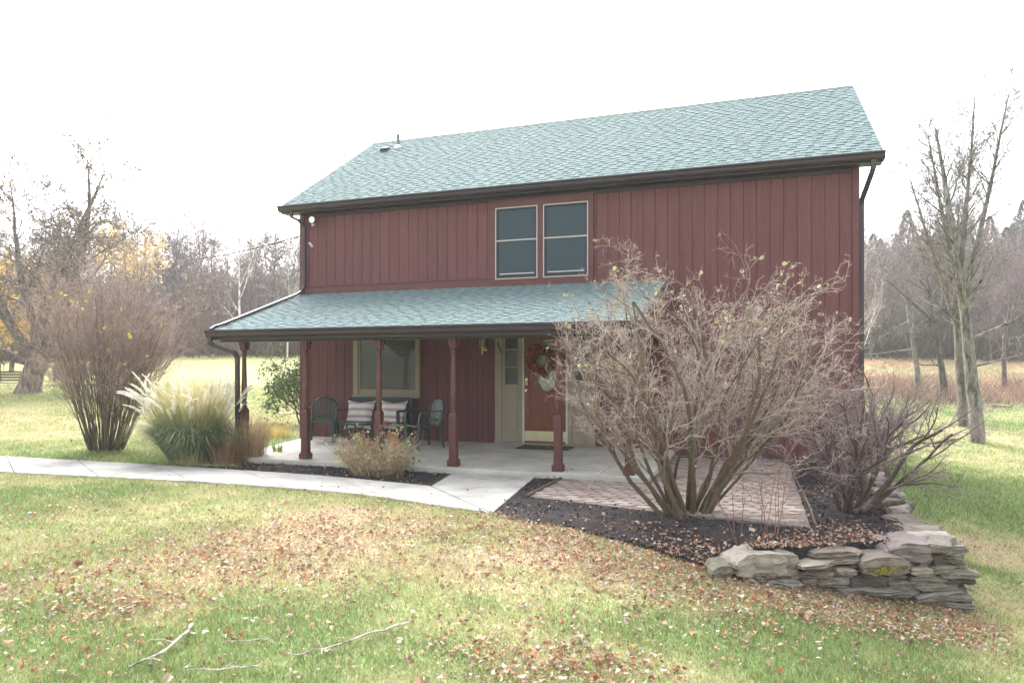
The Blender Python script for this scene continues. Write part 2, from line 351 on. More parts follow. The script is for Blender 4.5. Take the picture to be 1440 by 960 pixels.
# pavers
mb = MB(); tx = .205; ty = .105; j = 0
mb.col = (.20, .17, .155); mb.prism(PATIO, -.2, -.112)
y = -6.2
while y < 0:
    x = 4.6+(j % 2)*tx/2
    while x < 11:
        ang = 0; cx_, cy_ = x, y
        pts = [(cx_-tx/2+.004, cy_), (cx_-tx/4, cy_+ty*.62), (cx_+tx/4, cy_+ty*.42), (cx_+tx/2-.004, cy_+.01), (cx_+tx/4, cy_-ty*.42), (cx_-tx/4, cy_-ty*.60)]
        rx = [(px*.96+py*.25+.3, py*.96-px*.25+2.2) for px, py in pts]
        mx_, my_ = sum(p[0] for p in rx)/6, sum(p[1] for p in rx)/6
        if in_poly(np.array([mx_]), np.array([my_]), PATIO)[0] and float(poly_dist(np.array([mx_]), np.array([my_]), PATIO)[0]) > .07:
            k = rng.random(); b = rng.uniform(.8, 1.15)
            mb.col = tuple(c*b for c in ((.33, .265, .235) if k < .5 else (.34, .29, .265) if k < .85 else (.27, .205, .185)))
            mb.prism(rx, -.13, -.105+rng.uniform(-.003, .003))
        x += tx+.004
    y += ty*1.04; j += 1
tag(mb.build('patio', M['paver'], colors=True), kind='structure', label='pinkish interlocking brick patio beside the porch', cat='patio')
def line_timber(pts, r, label, m=M['timber']):
    mb = MB()
    for a, b in zip(pts[:-1], pts[1:]): mb.bar((a[0], a[1], a[2]), (b[0], b[1], b[2]), r, r)
    return tag(mb.build('edging_board', m, bevel=.006), label, 'garden edging')
a = gp(741, 697, -.10); b = gp(789, 672, -.10); line_timber([a, b], .035, 'short brown timber edging left of the brick patio')
e = [gp(u, v, -.09) for u, v in ((1116, 668), (1128, 690), (1140, 715), (1147, 738))]
line_timber(e, .022, 'thin curved edging strip right of the brick patio')

# ------------------------------------------------------------------ HOUSE
house = thing('house', 'maroon board-sided barn house with green shingle roofs and front porch', 'house', (0, 0, 0))
GP = .2032
def siding(name, x0, x1, z0, z1, yf, m, parent=house, topf=None):
    """vertical grooved boards; front face at y=yf"""
    xs = [x0]; k = math.ceil((x0+.03)/GP)
    prof = [(x0, yf)]
    while k*GP < x1-.02:
        g = k*GP
        if g > x0+.02: prof += [(g-.006, yf), (g-.004, yf+.010), (g+.004, yf+.010), (g+.006, yf)]
        k += 1
    prof += [(x1, yf)]
    mb = MB(); n = len(prof)
    P = [(x, y, z0) for x, y in prof]+[(x, y, (topf(x) if topf else z1)) for x, y in prof]
    cc_ = []; rs_ = random.Random(int(x0*100+z0*10)); b = 1.
    for q, (x, y) in enumerate(prof):
        if y > yf+.005 and prof[q-1][1] > yf+.005: b = rs_.uniform(.95, 1.05)
        cc_.append((.130*b, .047*b, .050*b))
    mb.add(P, [(i, i+1, n+i+1, n+i) for i in range(n-1)]); mb.c = cc_*2
    mb.col = (.10, .036, .036)
    mb.add([(x0, yf, z0), (x1, yf, z0), (x1, yf+.05, z0), (x0, yf+.05, z0)], [(0, 1, 2, 3)])
    return mb.build(name, m, parent, recalc=False, colors=True)
JZ = 2.86; PX1 = 7.27; BZ = 3.0
siding('wall', .0, PX1, -.12, JZ+.02, .02, M['siding'])
siding('wall', .0, PX1, BZ, HE+.03, -.003, M['siding'])
siding('wall', PX1, W, -.115, HE+.03, -.003, M['siding'])
mb = MB(); mb.col = (.130, .047, .050)   # other three walls and the gables
D = YR*2-.1
mb.add([(0, 0, -.4), (0, D, -.4), (0, D, HE), (0, D/2, HR-.12), (0, 0, HE)], [(0, 1, 2, 3, 4)])
mb.add([(W, 0, -.4), (W, D, -.4), (W, D, HE), (W, D/2, HR-.12), (W, 0, HE)], [(4, 3, 2, 1, 0)])
mb.add([(0, D, -.4), (W, D, -.4), (W, D, HE), (0, D, HE)], [(0, 1, 2, 3)])
mb.build('wall', M['siding'], house, colors=True)
mb = MB(); mb.box(0.01, W-.01, .05, .09, -.4, HE); mb.build('sheathing', M['black'], house)
mb = MB(); mb.box(PX1+.05, W-.01, -.012, .05, -.4, -.1); mb.build('foundation', M['concrete'], house)
mb = MB(); mb.box(-.012, .085, -.03, .12, -.1, HE-.13); mb.build('corner_board', M['trim'], house, bevel=.004)
mb = MB(); mb.box(W-.085, W+.012, -.028, .12, -.12, HE-.13); mb.build('corner_board', M['trim'], house, bevel=.004)
# band board above the porch roof, stepped at the window
wl, wr = WX(691), WX(835)
mb = MB(); mb.box(.10, wl-.002, -.020, .03, JZ-.04, BZ+.005); mb.build('band_board', M['trim'], house, bevel=.004)
mb = MB(); mb.box(wr+.002, PX1+.02, -.020, .03, JZ-.04, BZ+.02); mb.build('band_board', M['trim'], house, bevel=.004)
mb = MB(); mb.box(.10, wl-.002, -.032, -.003, BZ+.005, BZ+.02); mb.build('drip_edge', M['trim'], house)
mb = MB(); zt = 4.43
mb.box(wl, WX(698), -.045, .02, JZ+.045, zt); mb.box(WX(757), WX(765), -.045, .02, JZ+.045, 4.28); mb.box(WX(828), wr, -.045, .02, JZ+.045, zt)
mb.box(WX(698), WX(828), -.045, .02, 4.28, zt)
mb.box(WX(698), WX(757), -.045, .02, JZ+.045, JZ+.12); mb.box(WX(765), WX(828), -.045, .02, JZ+.045, JZ+.12)
mb.box(wl-.01, wr+.01, -.06, .02, JZ-.02, JZ+.045)
mb.build('window_casing', M['trim'], house, bevel=.004)
def storm_window(u0, u1):
    x0, x1 = WX(u0), WX(u1); z0, z1 = JZ+.12, 4.28; zm = (z0+z1)/2+.05
    fr = MB(); t = .018
    fr.box(x0, x0+t, -.060, -.01, z0, z1); fr.box(x1-t, x1, -.060, -.01, z0, z1); fr.box(x0+t, x1-t, -.060, -.01, z0, z0+t); fr.box(x0+t, x1-t, -.060, -.01, z1-t, z1)
    fr.box(x0+t, x1-t, -.056, -.02, zm-.012, zm+.012)
    w = fr.build('window', M['framegrey'], house)
    s = MB(); s.box(x0+t, x0+t+.03, -.05, -.012, z0+t, z1-t); s.box(x1-t-.03, x1-t, -.05, -.012, z0+t, z1-t); s.box(x0+t+.03, x1-t-.03, -.05, -.012, z0+t, z0+t+.06); s.box(x0+t+.03, x1-t-.03, -.05, -.012, z1-t-.03, z1-t)
    s.build('sash', M['black'], w)
    r = MB(); r.box(x0+.08, x1-.07, -.046, -.03, z0+.09, z0+.105); r.build('sash_rail', M['siderail'], w)
    g = MB(); g.box(x0+t, x1-t, -.035, -.022, z0+t, z1-t); g.build('pane', M['glass'], w)
storm_window(698, 757); storm_window(765, 828)
# picture window under the porch
x0, x1 = WX(499), WX(589); z0 = WZ(545, 556); z1 = 2.15
fr = MB(); t = .09
fr.box(x0-.02, x0+t, -.035, .02, z0, z1); fr.box(x1-.06, x1+.03, -.035, .02, z0, z1); fr.box(x0+t, x1-.06, -.035, .02, z1-.08, z1); fr.box(x0-.03, x1+.04, -.055, .02, z0-.045, z0+.01)
fr.box(x0+t, x1-.06, -.018, .018, z0+.01, z0+.12); fr.box(x0+t, x0+t+.045, -.018, .018, z0+.12, z1-.08)
w = fr.build('window', M['tan'], house, bevel=.004); w['label'] = 'tan framed picture window'
g = MB(); g.box(x0+t+.045, x1-.06, -.004, .012, z0+.12, z1-.08); g.build('pane', M['glass2'], w)
# main roof with shingle courses
def shingle_roof(name, x0f, x1f, p_low, p_high, seed, parent=house, expo=.122, thick=.09):
    """p_low/p_high: (y,z) of eave and top; x0f/x1f: function of t(0..1) giving ends"""
    rs = random.Random(seed); mb = MB(); yl, zl = p_low; yh, zh = p_high; Ls = math.hypot(yh-yl, zh-zl); dy, dz = (yh-yl)/Ls, (zh-zl)/Ls; nyv, nzv = -dz*(1 if yh > yl else -1), abs(dy)
    nc = max(1, round(Ls/expo)); ex = Ls/nc
    base = [(x0f(0), yl, zl-thick), (x1f(0), yl, zl-thick), (x1f(1), yh, zh-thick), (x0f(1), yh, zh-thick), (x0f(0), yl, zl-.004), (x1f(0), yl, zl-.004), (x1f(1), yh, zh-.004), (x0f(1), yh, zh-.004)]
    mb.col = (.05, .06, .055); mb.add(base, [(0, 3, 2, 1), (4, 5, 6, 7), (0, 1, 5, 4), (1, 2, 6, 5), (2, 3, 7, 6), (3, 0, 4, 7)])
    for c in range(nc):
        s0 = c*ex-.012; s1 = (c+1)*ex+.02; x = x0f(c/nc); xe = x1f(c/nc); raised = rs.random() < .5; first = True
        while x < xe-1e-6:
            w_ = rs.uniform(.07, .14) if raised else rs.uniform(.09, .20); w_ = rs.uniform(.02, .25) if first else w_; first = False; xn = min(x+w_, xe); raised = not raised
            h0 = .012 if raised else .006; b = rs.uniform(.93, 1.06)
            if raised: k = (.163, .226, .226)
            else: k = (.153, .213, .213)
            if rs.random() < .25: k = (.180, .243, .246)
            mb.col = tuple(q*b for q in k)
            def P(xx, s, h): return (xx, yl+dy*s+nyv*h, zl+dz*s+nzv*h)
            ga = .002
            if raised: mb.add([P(x+ga, s0, -.002), P(xn-ga, s0, -.002), P(xn-ga, s0, h0), P(x+ga, s0, h0), P(x+ga, s1, h0*.25), P(xn-ga, s1, h0*.25)], [(0, 1, 2, 3), (3, 2, 5, 4), (0, 3, 4), (1, 5, 2)])
            else:
                sm = s0+(s1-s0)*rs.uniform(.50, .60); mb.add([P(x+ga, s0, -.002), P(xn-ga, s0, -.002), P(xn-ga, s0, h0), P(x+ga, s0, h0), P(x+ga, sm, h0*.5), P(xn-ga, sm, h0*.5)], [(0, 1, 2, 3), (3, 2, 5, 4)])
                mb.col = (.078*b, .110*b, .112*b); mb.add([P(x+ga, sm, h0*.5), P(xn-ga, sm, h0*.5), P(xn-ga, s1, h0*.2), P(x+ga, s1, h0*.2)], [(0, 1, 2, 3)])
            x = xn
    return mb.build(name, M['shingle'], parent, colors=True, recalc=False)
RO = .31
shingle_roof('roof', lambda t: -RO, lambda t: W+RO, (-.22, HE+.035), (YR, HR), 1)
shingle_roof('roof', lambda t: -RO, lambda t: W+RO, (YR*2+.22, HE+.035), (YR, HR), 2)
mb = MB(); mb.col = (.10, .14, .13)
x = -RO
while x < W+RO:
    xn = min(x+.25, W+RO); b = rng.uniform(.8, 1.1); mb.col = (.12*b, .165*b, .155*b)
    mb.add([(x, YR-.13, HR-.075), (xn, YR-.13, HR-.085), (xn, YR, HR+.014), (x, YR, HR+.022), (xn, YR+.13, HR-.085), (x, YR+.13, HR-.075)], [(0, 1, 2, 3), (3, 2, 4, 5)]); x = xn
mb.build('ridge_cap', M['shingle'], house, colors=True, recalc=False)
for xx in (-RO-.012, W+RO-.018):
    for yl in (-.22, YR*2+.22):
        mb = MB()
        mb.add([(xx, yl, HE-.13), (xx+.03, yl, HE-.13), (xx+.03, yl, HE+.03), (xx, yl, HE+.03), (xx, YR, HR-.17), (xx+.03, YR, HR-.17), (xx+.03, YR, HR-.005), (xx, YR, HR-.005)],
               [(0, 1, 2, 3), (4, 7, 6, 5), (0, 4, 5, 1), (1, 5, 6, 2), (2, 6, 7, 3), (3, 7, 4, 0)])
        mb.build('rake_board', M['gutter'], house)
mb = MB(); mb.box(-RO, W+RO, -.225, -.205, HE-.13, HE+.02); mb.build('fascia', M['gutter'], house)
mb = MB(); mb.box(-RO, W+RO, -.205, .02, HE-.125, HE-.105); mb.build('soffit', M['gutter'], house)
mb = MB(); mb.box(-RO, W+RO, YR*2-.1, YR*2+.225, HE-.125, HE-.1); mb.build('soffit', M['gutter'], house)
mb = MB(); mb.box(.09, W-.09, -.04, .0, HE-.19, HE-.127); mb.build('frieze', M['gutter'], house)
GUT = [(0, 0), (0, -.115), (-.055, -.115), (-.085, -.085), (-.095, -.045), (-.118, -.02), (-.118, 0), (-.108, 0), (-.108, -.014), (-.085, -.04), (-.075, -.08), (-.05, -.105), (-.008, -.105), (-.008, 0)]
mb = MB(); mb.extrude_x([(y-.226, z+HE+.012) for y, z in GUT], -RO-.02, W+RO+.02)
for xx in (-RO-.02, W+RO+.016): mb.extrude_x([(y-.226, z+HE+.012) for y, z in GUT[:7]], xx, xx+.004)
mb.build('gutter', M['gutter'], house)
# porch roof, beam, gutter
PZ = 1.975; PYF = -3.0
pl = lambda t: .50*(1-t)+.06*t
shingle_roof('porch_roof', pl, lambda t: PX1+.05, (PYF, PZ), (-.005, JZ+.005), 5, expo=.115, thick=.06)
mb = MB(); mb.extrude_x([(y-3.03, z+PZ-.01) for y, z in GUT], .46, PX1+.08)
for xx in (.456, PX1+.08): mb.extrude_x([(y-3.03, z+PZ-.01) for y, z in GUT[:7]], xx, xx+.004)
mb.build('gutter', M['gutter'], house)
mb = MB(); mb.box(.5, PX1+.02, -3.03, -3.005, PZ-.16, PZ-.02); mb.build('fascia', M['gutter'], house)
mb = MB(); mb.box(.52, PX1+.02, -2.86, -2.70, PZ-.19, PZ-.075); mb.build('porch_beam', M['gutter'], house)
mb = MB(); mb.add([(.5, -3.0, PZ-.065), (PX1+.04, -3.0, PZ-.065), (PX1+.04, -.0, JZ-.075), (.08, -.0, JZ-.075), (.5, -3.0, PZ-.08), (PX1+.04, -3.0, PZ-.08), (PX1+.04, 0, JZ-.09), (.08, 0, JZ-.09)], [(0, 1, 2, 3), (4, 7, 6, 5), (0, 4, 5, 1)])
mb.build('porch_ceiling', M['ceil'], house)
for k in (0, 1):
    mb = MB()
    xx0, xx1 = (.48, .05) if k == 0 else (PX1+.045, PX1+.045)
    mb.add([(xx0, -3.03, PZ-.15), (xx1, -.005, JZ-.15), (xx1, -.005, JZ-.01), (xx0, -3.03, PZ-.01), (xx0+.025, -3.03, PZ-.15), (xx1+.025, -.005, JZ-.15), (xx1+.025, -.005, JZ-.01), (xx0+.025, -3.03, PZ-.01)],
           [(0, 1, 2, 3), (7, 6, 5, 4), (0, 4, 5, 1), (3, 2, 6, 7)])
    mb.build('rake_board', M['gutter'], house)
mb = MB(); mb.col = (.130, .047, .050); mb.add([(PX1+.02, -2.9, PZ-.16), (PX1+.02, -.01, PZ-.16), (PX1+.02, -.01, JZ-.1), (PX1+.02, -2.9, PZ-.1)], [(0, 1, 2, 3)]); mb.build('porch_gable', M['siding'], house, colors=True)
# posts
def post(x, y=-2.78):
    zb = .016*y; mb = MB(); h = .052
    mb.box(x-.073, x+.073, y-.073, y+.073, zb, zb+.085); mb.box(x-.06, x+.06, y-.06, y+.06, zb+.085, zb+.105)
    mb.box(x-h, x+h, y-h, y+h, zb+.105, .70)
    mb.add([(x+sx*h, y+sy*h, .70) for sx, sy in ((-1, -1), (1, -1), (1, 1), (-1, 1))]+[(x+sx*.03, y+sy*.03, .735) for sx, sy in ((-1, -1), (1, -1), (1, 1), (-1, 1))], [(0, 1, 5, 4), (1, 2, 6, 5), (2, 3, 7, 6), (3, 0, 4, 7)])
    prof = [(.036, .725), (.046, .745), (.046, .765), (.032, .775), (.030, .79), (.042, .80), (.043, .83), (.033, .84), (.036, .87), (.043, .92), (.044, 1.0), (.040, 1.2), (.034, 1.42), (.030, 1.53), (.028, 1.56), (.04, 1.57), (.04, 1.59), (.03, 1.60), (.03, 1.62), (.043, 1.635), (.045, 1.66)]
    mb.lathe(prof, x, y, 18)
    mb.box(x-h, x+h, y-h, y+h, 1.66, PZ-.19)
    p = mb.build('post', M['post'], house, smooth=True)
    for sx in (-1, 1):
        b = MB()
        pr = [(0, 1.665), (.010, 1.665), (.014, 1.69), (.022, 1.70), (.026, 1.72), (.036, 1.73), (.040, 1.75), (.040, PZ-.19), (0, PZ-.19)]
        n = len(pr); P = [(x+sx*(h+q), y-.018, z) for q, z in pr]+[(x+sx*(h+q), y+.018, z) for q, z in pr]
        b.add(P, [tuple(range(n)), tuple(range(n, 2*n))[::-1]]+[(i, n+i, n+(i+1) % n, (i+1) % n) for i in range(n)])
        b.build('bracket', M['post'], p)
for u in (343.5, 430, 533, 638, 785, 885): post(yp(u, 500, -2.78)[0])
# downspouts
def rtube(mb, pts, w, h):
    for i in range(len(pts)-1):
        a = Vector(pts[i]); b = Vector(pts[i+1]); e = (b-a).normalized()*(w*.35); mb.bar(a-e*(i > 0), b+e*(i < len(pts)-2), w, h, up=(0, 1, 0) if abs((b-a).normalized().z) > .5 else (0, 0, 1))
mb = MB(); xl = .13
rtube(mb, [(-.02, -.285, HE-.1), (-.02, -.285, HE-.22), (.07, -.18, HE-.27), (xl, -.075, HE-.38), (xl, -.072, JZ+.16), (xl-.02, -.14, JZ+.05), (.09, -.26, JZ-.02), (.50, -2.80, PZ+.10), (.50, -2.95, PZ+.06), (.50, -3.06, PZ)], .06, .045)
mb.build('downspout', M['gutter'], house, bevel=.012)
mb = MB(); p1x = yp(343.5, 500, -2.78)[0]
rtube(mb, [(.53, -3.09, PZ-.11), (.53, -3.09, PZ-.20), (.57, -3.05, PZ-.25), (.84, -2.90, PZ-.36), (.865, -2.86, PZ-.44), (.865, -2.85, -.02), (.80, -3.0, -.08)], .07, .06)
mb.build('downspout', M['gutter'], house, bevel=.014)
mb = MB()
rtube(mb, [(W+.17, -.285, HE-.1), (W+.17, -.285, HE-.22), (W+.15, -.26, HE-.30), (W+.055, .02, HE-.62), (W+.05, .05, HE-.70), (W+.05, .06, -.2)], .075, .055)
mb.build('downspout', M['gutter'], house, bevel=.014)
# entry: tan surround, sidelights, door
XA, XB, XC, XD = WX(697), WX(728), WX(736), WX(799)
XE = XD+.13; XF = WX(837); ZD = 2.12; Zb = .03
mb = MB()
mb.box(XA, XA+.13, -.04, .015, Zb, ZD); mb.box(XC-.06, XC, -.045, .015, Zb, ZD); mb.box(XD, XD+.07, -.045, .015, Zb, ZD); mb.box(XF-.13, XF, -.04, .015, Zb, ZD)
mb.box(XA, XF, -.04, .015, ZD, ZD+.12)
mb.build('door_frame', M['tan'], house, bevel=.004)
mb = MB(); mb.box(XA-.01, XF+.02, -.11, .015, 0.004, Zb); mb.build('threshold', M['tan'], house, bevel=.004)
def sidelight(xa, xb):
    zt0 = WZ(718, 540, 0); mb = MB()
    xm0, xm1 = xa+.06, xb-.045
    mb.box(xa, xm0, -.012, .015, Zb, ZD); mb.box(xm1, xb, -.012, .015, Zb, ZD); mb.box(xm0, xm1, -.012, .015, .72, zt0); mb.box(xm0, xm1, -.012, .015, Zb, .22); mb.box(xm0, xm1, 0.0, .015, .22, .72)
    for k in range(1, 3): z = zt0+k*(ZD-.1-zt0)/3; mb.box(xm0, xm1, -.012, .0, z-.012, z+.012)
    mb.box(xm0, xm1, -.012, .015, ZD-.09, ZD)
    mb.box(xm0+.03, xm1-.03, -.008, .0, .26, .68)
    s = mb.build('sidelight', M['tan'], house, bevel=.003)
    g = MB(); g.box(xm0, xm1, .002, .012, zt0, ZD-.09); g.build('pane', M['glass3'], s)
sidelight(XA+.13, XC-.06); sidelight(XD+.07, XF-.13)
mb = MB(); dm = XC+.455; dz0 = Zb+.02
mb.box(XC+.015, XD-.015, -.006, .015, dz0, ZD)
door = mb.build('door', M['door'], house)
mb = MB()
st = .11
mb.box(XC+.015, XC+st, -.018, -.006, dz0, ZD); mb.box(XD-st, XD-.015, -.018, -.006, dz0, ZD); mb.box(XC+st, XD-st, -.018, -.006, dz0, .30); mb.box(XC+st, XD-st, -.018, -.006, .66, .80)
mb.box(dm-.045, dm+.045, -.018, -.006, .30, .66)
mb.box(XC+st+.04, dm-.085, -.016, -.006, .34, .62); mb.box(dm+.085, XD-st-.04, -.016, -.006, .34, .62)
mb.build('door_panel', M['door'], door, bevel=.006)
mb = MB(); n = 28   # oval light with trim ring
ring = []; oz = 1.42; a_, b_ = .20, .46
P = []; 
for k in range(n):
    t = 2*PI*k/n
    for s_, yy in ((1.0, -.016), (1.16, -.016), (1.12, -.028), (1.03, -.028)): P.append((dm+a_*s_*math.cos(t), yy, oz+b_*(1+(s_-1)*.45)*math.sin(t)))
Fs = []
for k in range(n):
    for q in range(4): Fs.append((k*4+q, k*4+(q+1) % 4, ((k+1) % n)*4+(q+1) % 4, ((k+1) % n)*4+q))
mb.add(P, Fs); mb.build('oval_trim', M['door'], door, smooth=True)
M['etched'] = mat('etched_glass', (.30, .38, .32), .25, .35, 14, .5, 25, spec=.6)
mb = MB(); P = [(dm+a_*math.cos(2*PI*k/n), -.0175, oz+b_*math.sin(2*PI*k/n)) for k in range(n)]; mb.add(P, [tuple(range(n))]); mb.build('oval_pane', M['etched'], door)
mb = MB()
mb.box(XC, XC+.03, -.052, -.02, Zb, ZD); mb.box(XD-.03, XD, -.052, -.02, Zb, ZD); mb.build('storm_frame', M['siderail'], house)
mb = MB(); mb.box(XC+.03, XD-.03, -.040, -.030, .065, .245); mb.build('kick_plate', M['kick'], door)
mb = MB(); mb.box(XC+.03, XD-.03, -.040, -.028, Zb+.002, .062); mb.box(XC+.03, XD-.03, -.040, -.028, .247, .275); mb.build('storm_rail', M['door'], door)
mb = MB(); kx = XC+.075
mb.lathe([(.03, 0), (.03, .012), (.012, .014), (.012, .04), (.028, .05), (.031, .065), (.022, .08)], 0, 0, 14)
o = mb.build('knob', M['brass'], door, smooth=True); o.rotation_euler = (PI/2, 0, 0); o.location = (kx, -.012, .97)
mb = MB(); mb.box(kx-.022, kx+.022, -.05, -.018, 1.06, 1.19); mb.tube([(kx, -.05, 1.15), (kx, -.075, 1.13), (kx, -.075, 1.09), (kx, -.05, 1.07)], .008, 8); mb.build('deadbolt', M['brass'], door, bevel=.01)
# house number: three raised characters running diagonally down the tan board
for ch, (u, v) in zip('49A', ((700.3, 484.5), (702, 489.5), (704.3, 494))):
    cu = bpy.data.curves.new('numeral', 'FONT'); cu.body = ch; cu.size = .115; cu.extrude = .004; cu.align_x = 'CENTER'; cu.align_y = 'CENTER'
    tmp = bpy.data.objects.new('numeral_curve', cu); COL.objects.link(tmp); bpy.context.view_layer.update()
    me = bpy.data.meshes.new_from_object(tmp); bpy.data.objects.remove(tmp)
    me.materials.clear(); o = link('house_number', me, M['numeral'], house); p = yp(u, v, -.045); o.location = p; o.rotation_euler = (PI/2, 0, 0)
# brass wall lantern
lx, _, lz = yp(679, 489, -.1)
mb = MB(); mb.lathe([(.012, lz-.02), (.05, lz-.01), (.055, lz), (.03, lz+.01)], lx, -.13, 6); mb.lathe([(.052, lz+.16), (.046, lz+.18), (.02, lz+.22), (.008, lz+.25)], lx, -.13, 6)
mb.lathe([(.006, lz-.13), (.014, lz-.09), (.008, lz-.06), (.016, lz-.03), (.01, lz-.02)], lx, -.13, 8)
for k in range(6):
    t = 2*PI*k/6; mb.tube([(lx+.052*math.cos(t), -.13+.052*math.sin(t), lz), (lx+.06*math.cos(t), -.13+.06*math.sin(t), lz+.16)], .004, 5)
mb.tube([(lx, -.07, lz-.03), (lx+.03, -.09, lz-.05), (lx, -.13, lz-.04)], .008, 6)
lan = mb.build('wall_lantern', M['brass'], house, smooth=True)
mb = MB(); mb.tube([(lx, .018, lz-.02), (lx, -.0, lz-.02), (lx, -.012, lz-.02)], [.05, .05, .03], 16); mb.tube([(lx, -.01, lz-.02), (lx, -.08, lz-.03)], .01, 8); mb.build('wall_plate', M['brass'], lan)
mb = MB(); mb.lathe([(.040, lz+.005), (.045, lz+.155)], lx, -.13, 6); mb.build('lantern_glass', M['lampglass'], lan)
# floodlight under the eave and a small bracket light below
fx, _, fz = yp(439, 309, -.2)
mb = MB(); mb.tube([(fx-.20, .0, fz+.02), (fx-.15, -.04, fz+.02), (fx-.02, -.13, fz+.01)], [.035, .03, .03], 10); mb.tube([(fx-.02, -.10, fz), (fx, -.16, fz), (fx, -.215, fz-.004)], [.03, .05, .072], 18)
fl = mb.build('floodlight', M['gutter'], house, smooth=True)
mb = MB(); mb.tube([(fx, -.205, fz-.004), (fx, -.218, fz-.004), (fx, -.232, fz-.006)], [.068, .064, .03], 20); mb.build('lens', M['lens'], fl, smooth=True)
mb = MB(); mb.tube([(fx-.05, -.08, fz-.06), (fx-.05, -.12, fz-.09)], [.02, .025], 10); mb.build('sensor', M['white'], fl)
bx, _, bz = yp(437, 344, -.05)
mb = MB()
for dx, dz in ((-.03, .035), (.0, .0), (.025, -.035)): mb.tube([(bx+dx, .0, bz+dz), (bx+dx, -.05, bz+dz), (bx+dx, -.07, bz+dz-.01)], [.014, .02, .014], 8)
mb.build('wire_insulator', M['lens'], house)
# vent pipe and small roof vent
def roofpt(u, v):
    # intersect pixel ray with the front slope
    for i in range(4000):
        Y_ = -.3+i*.001*4
        x, y, z = yp(u, v, Y_)
        if z <= HE+.035+(Y_+.22)*(HR-HE-.035)/(YR+.22): return x, y, z
    return x, y, z
x, y, z = roofpt(560, 207)
mb = MB(); mb.lathe([(.04, z-.1), (.04, z+.30)], x, y, 14); vp = mb.build('vent_pipe', M['lead'], house, smooth=True)
mb = MB(); mb.lathe([(.10, z-.06), (.09, z+.0), (.045, z+.05)], x, y, 14); mb.build('pipe_boot', M['lens'], vp, smooth=True)
x, y, z = roofpt(541, 213)
mb = MB(); mb.add([(x-.10, y-.06, z-.02), (x+.10, y-.06, z-.02), (x+.10, y+.1, z+.08), (x-.10, y+.1, z+.08), (x-.09, y-.05, z+.07), (x+.09, y-.05, z+.07), (x+.06, y+.08, z+.13), (x-.06, y+.08, z+.13)], [(0, 1, 5, 4), (1, 2, 6, 5), (2, 3, 7, 6), (3, 0, 4, 7), (4, 5, 6, 7)])
mb.build('roof_vent', M['black'], house)

# ------------------------------------------------------------------ branching plants
def rdir(r, d, ang):
    while True:
        a = (r.gauss(0, 1), r.gauss(0, 1), r.gauss(0, 1)); k = a[0]*d[0]+a[1]*d[1]+a[2]*d[2]; p = (a[0]-k*d[0], a[1]-k*d[1], a[2]-k*d[2]); l = math.sqrt(p[0]**2+p[1]**2+p[2]**2)
        if l > 1e-3: break
    c, s = math.cos(ang), math.sin(ang)/l
    return (d[0]*c+p[0]*s, d[1]*c+p[1]*s, d[2]*c+p[2]*s)
def grow(r, out, tips, p, d, L, rad, lvl, P, cap=60000):
    n = max(2, int(L/P['seg'][lvl])); pts = [p]; rads = [rad]; wob = P['wob'][lvl]; tr = P['trop'][lvl]; end = P.get('end', .45)
    dirs = [d]
    for i in range(n):
        d = (d[0]+r.gauss(0, wob), d[1]+r.gauss(0, wob), d[2]+r.gauss(0, wob)+tr); l = math.sqrt(d[0]**2+d[1]**2+d[2]**2); d = (d[0]/l, d[1]/l, d[2]/l)
        s = L/n; p = (p[0]+d[0]*s, p[1]+d[1]*s, p[2]+d[2]*s); pts.append(p); rads.append(rad*(1-(1-end)*(i+1)/n)); dirs.append(d)
    out.append((pts, rads, lvl))
    if lvl+1 < len(P['n']) and len(out) < cap:
        k = P['n'][lvl+1]; k = int(k*r.uniform(.75, 1.25)+.5)
        for c in range(k):
            t = P['start'][lvl]+(1-P['start'][lvl])*((c+r.random())/k); i = min(n, max(1, int(t*n+.5)))
            cl = L*P['ratio'][lvl]*(1.15-.6*t)*r.uniform(.65, 1.2)
            grow(r, out, tips, pts[i], rdir(r, dirs[i], math.radians(r.gauss(P['ang'][lvl], P['ang'][lvl]*.25))), cl, max(P['rmin'], rads[i]*P['rr'][lvl]), lvl+1, P, cap)
    else: tips.append((p, d))
_jr = random.Random(123)
def tubes_mesh(name, lines, sides, colf, rmin=0.):
    V = []; Fs = []; Cc = []; base = 0
    ang = {}
    for s in (set(sides.values()) | {3} if isinstance(sides, dict) else {sides}):
        a = 2*PI*np.arange(s)/s; ang[s] = (np.cos(a), np.sin(a))
    for pts, rads, lvl in lines:
        s = sides.get(lvl, 3) if isinstance(sides, dict) else sides
        p = np.array(pts); n = len(p); t = np.empty_like(p); t[1:-1] = p[2:]-p[:-2]; t[0] = p[1]-p[0]; t[-1] = p[-1]-p[-2]
        t /= np.linalg.norm(t, axis=1)[:, None]+1e-12
        m = t.mean(0); ref = np.array((0, 0, 1.)) if abs(m[2]) < .8*np.linalg.norm(m) else np.array((.3, 1., 0))
        a = np.cross(t, ref); a /= np.linalg.norm(a, axis=1)[:, None]+1e-12; b = np.cross(a, t)
        ca, sa = ang[s]; R = np.maximum(np.array(rads), rmin)
        ring = p[:, None, :]+R[:, None, None]*(a[:, None, :]*ca[None, :, None]+b[:, None, :]*sa[None, :, None])
        V.append(ring.reshape(-1, 3)); i = base+np.arange(n*s).reshape(n, s); j = np.roll(i, -1, 1)
        Fs.append(np.stack([i[:-1], j[:-1], j[1:], i[1:]], -1).reshape(-1, 4)); jb = _jr.uniform(.62, 1.3) if lvl > 0 else _jr.uniform(.85, 1.12)
        Cc.append(jb*np.repeat(np.array([colf(lvl, q/(n-1)) for q in range(n)]), s, 0)); base += n*s
    return npmesh(name, np.concatenate(V), np.concatenate(Fs), np.concatenate(Cc), smooth=True)
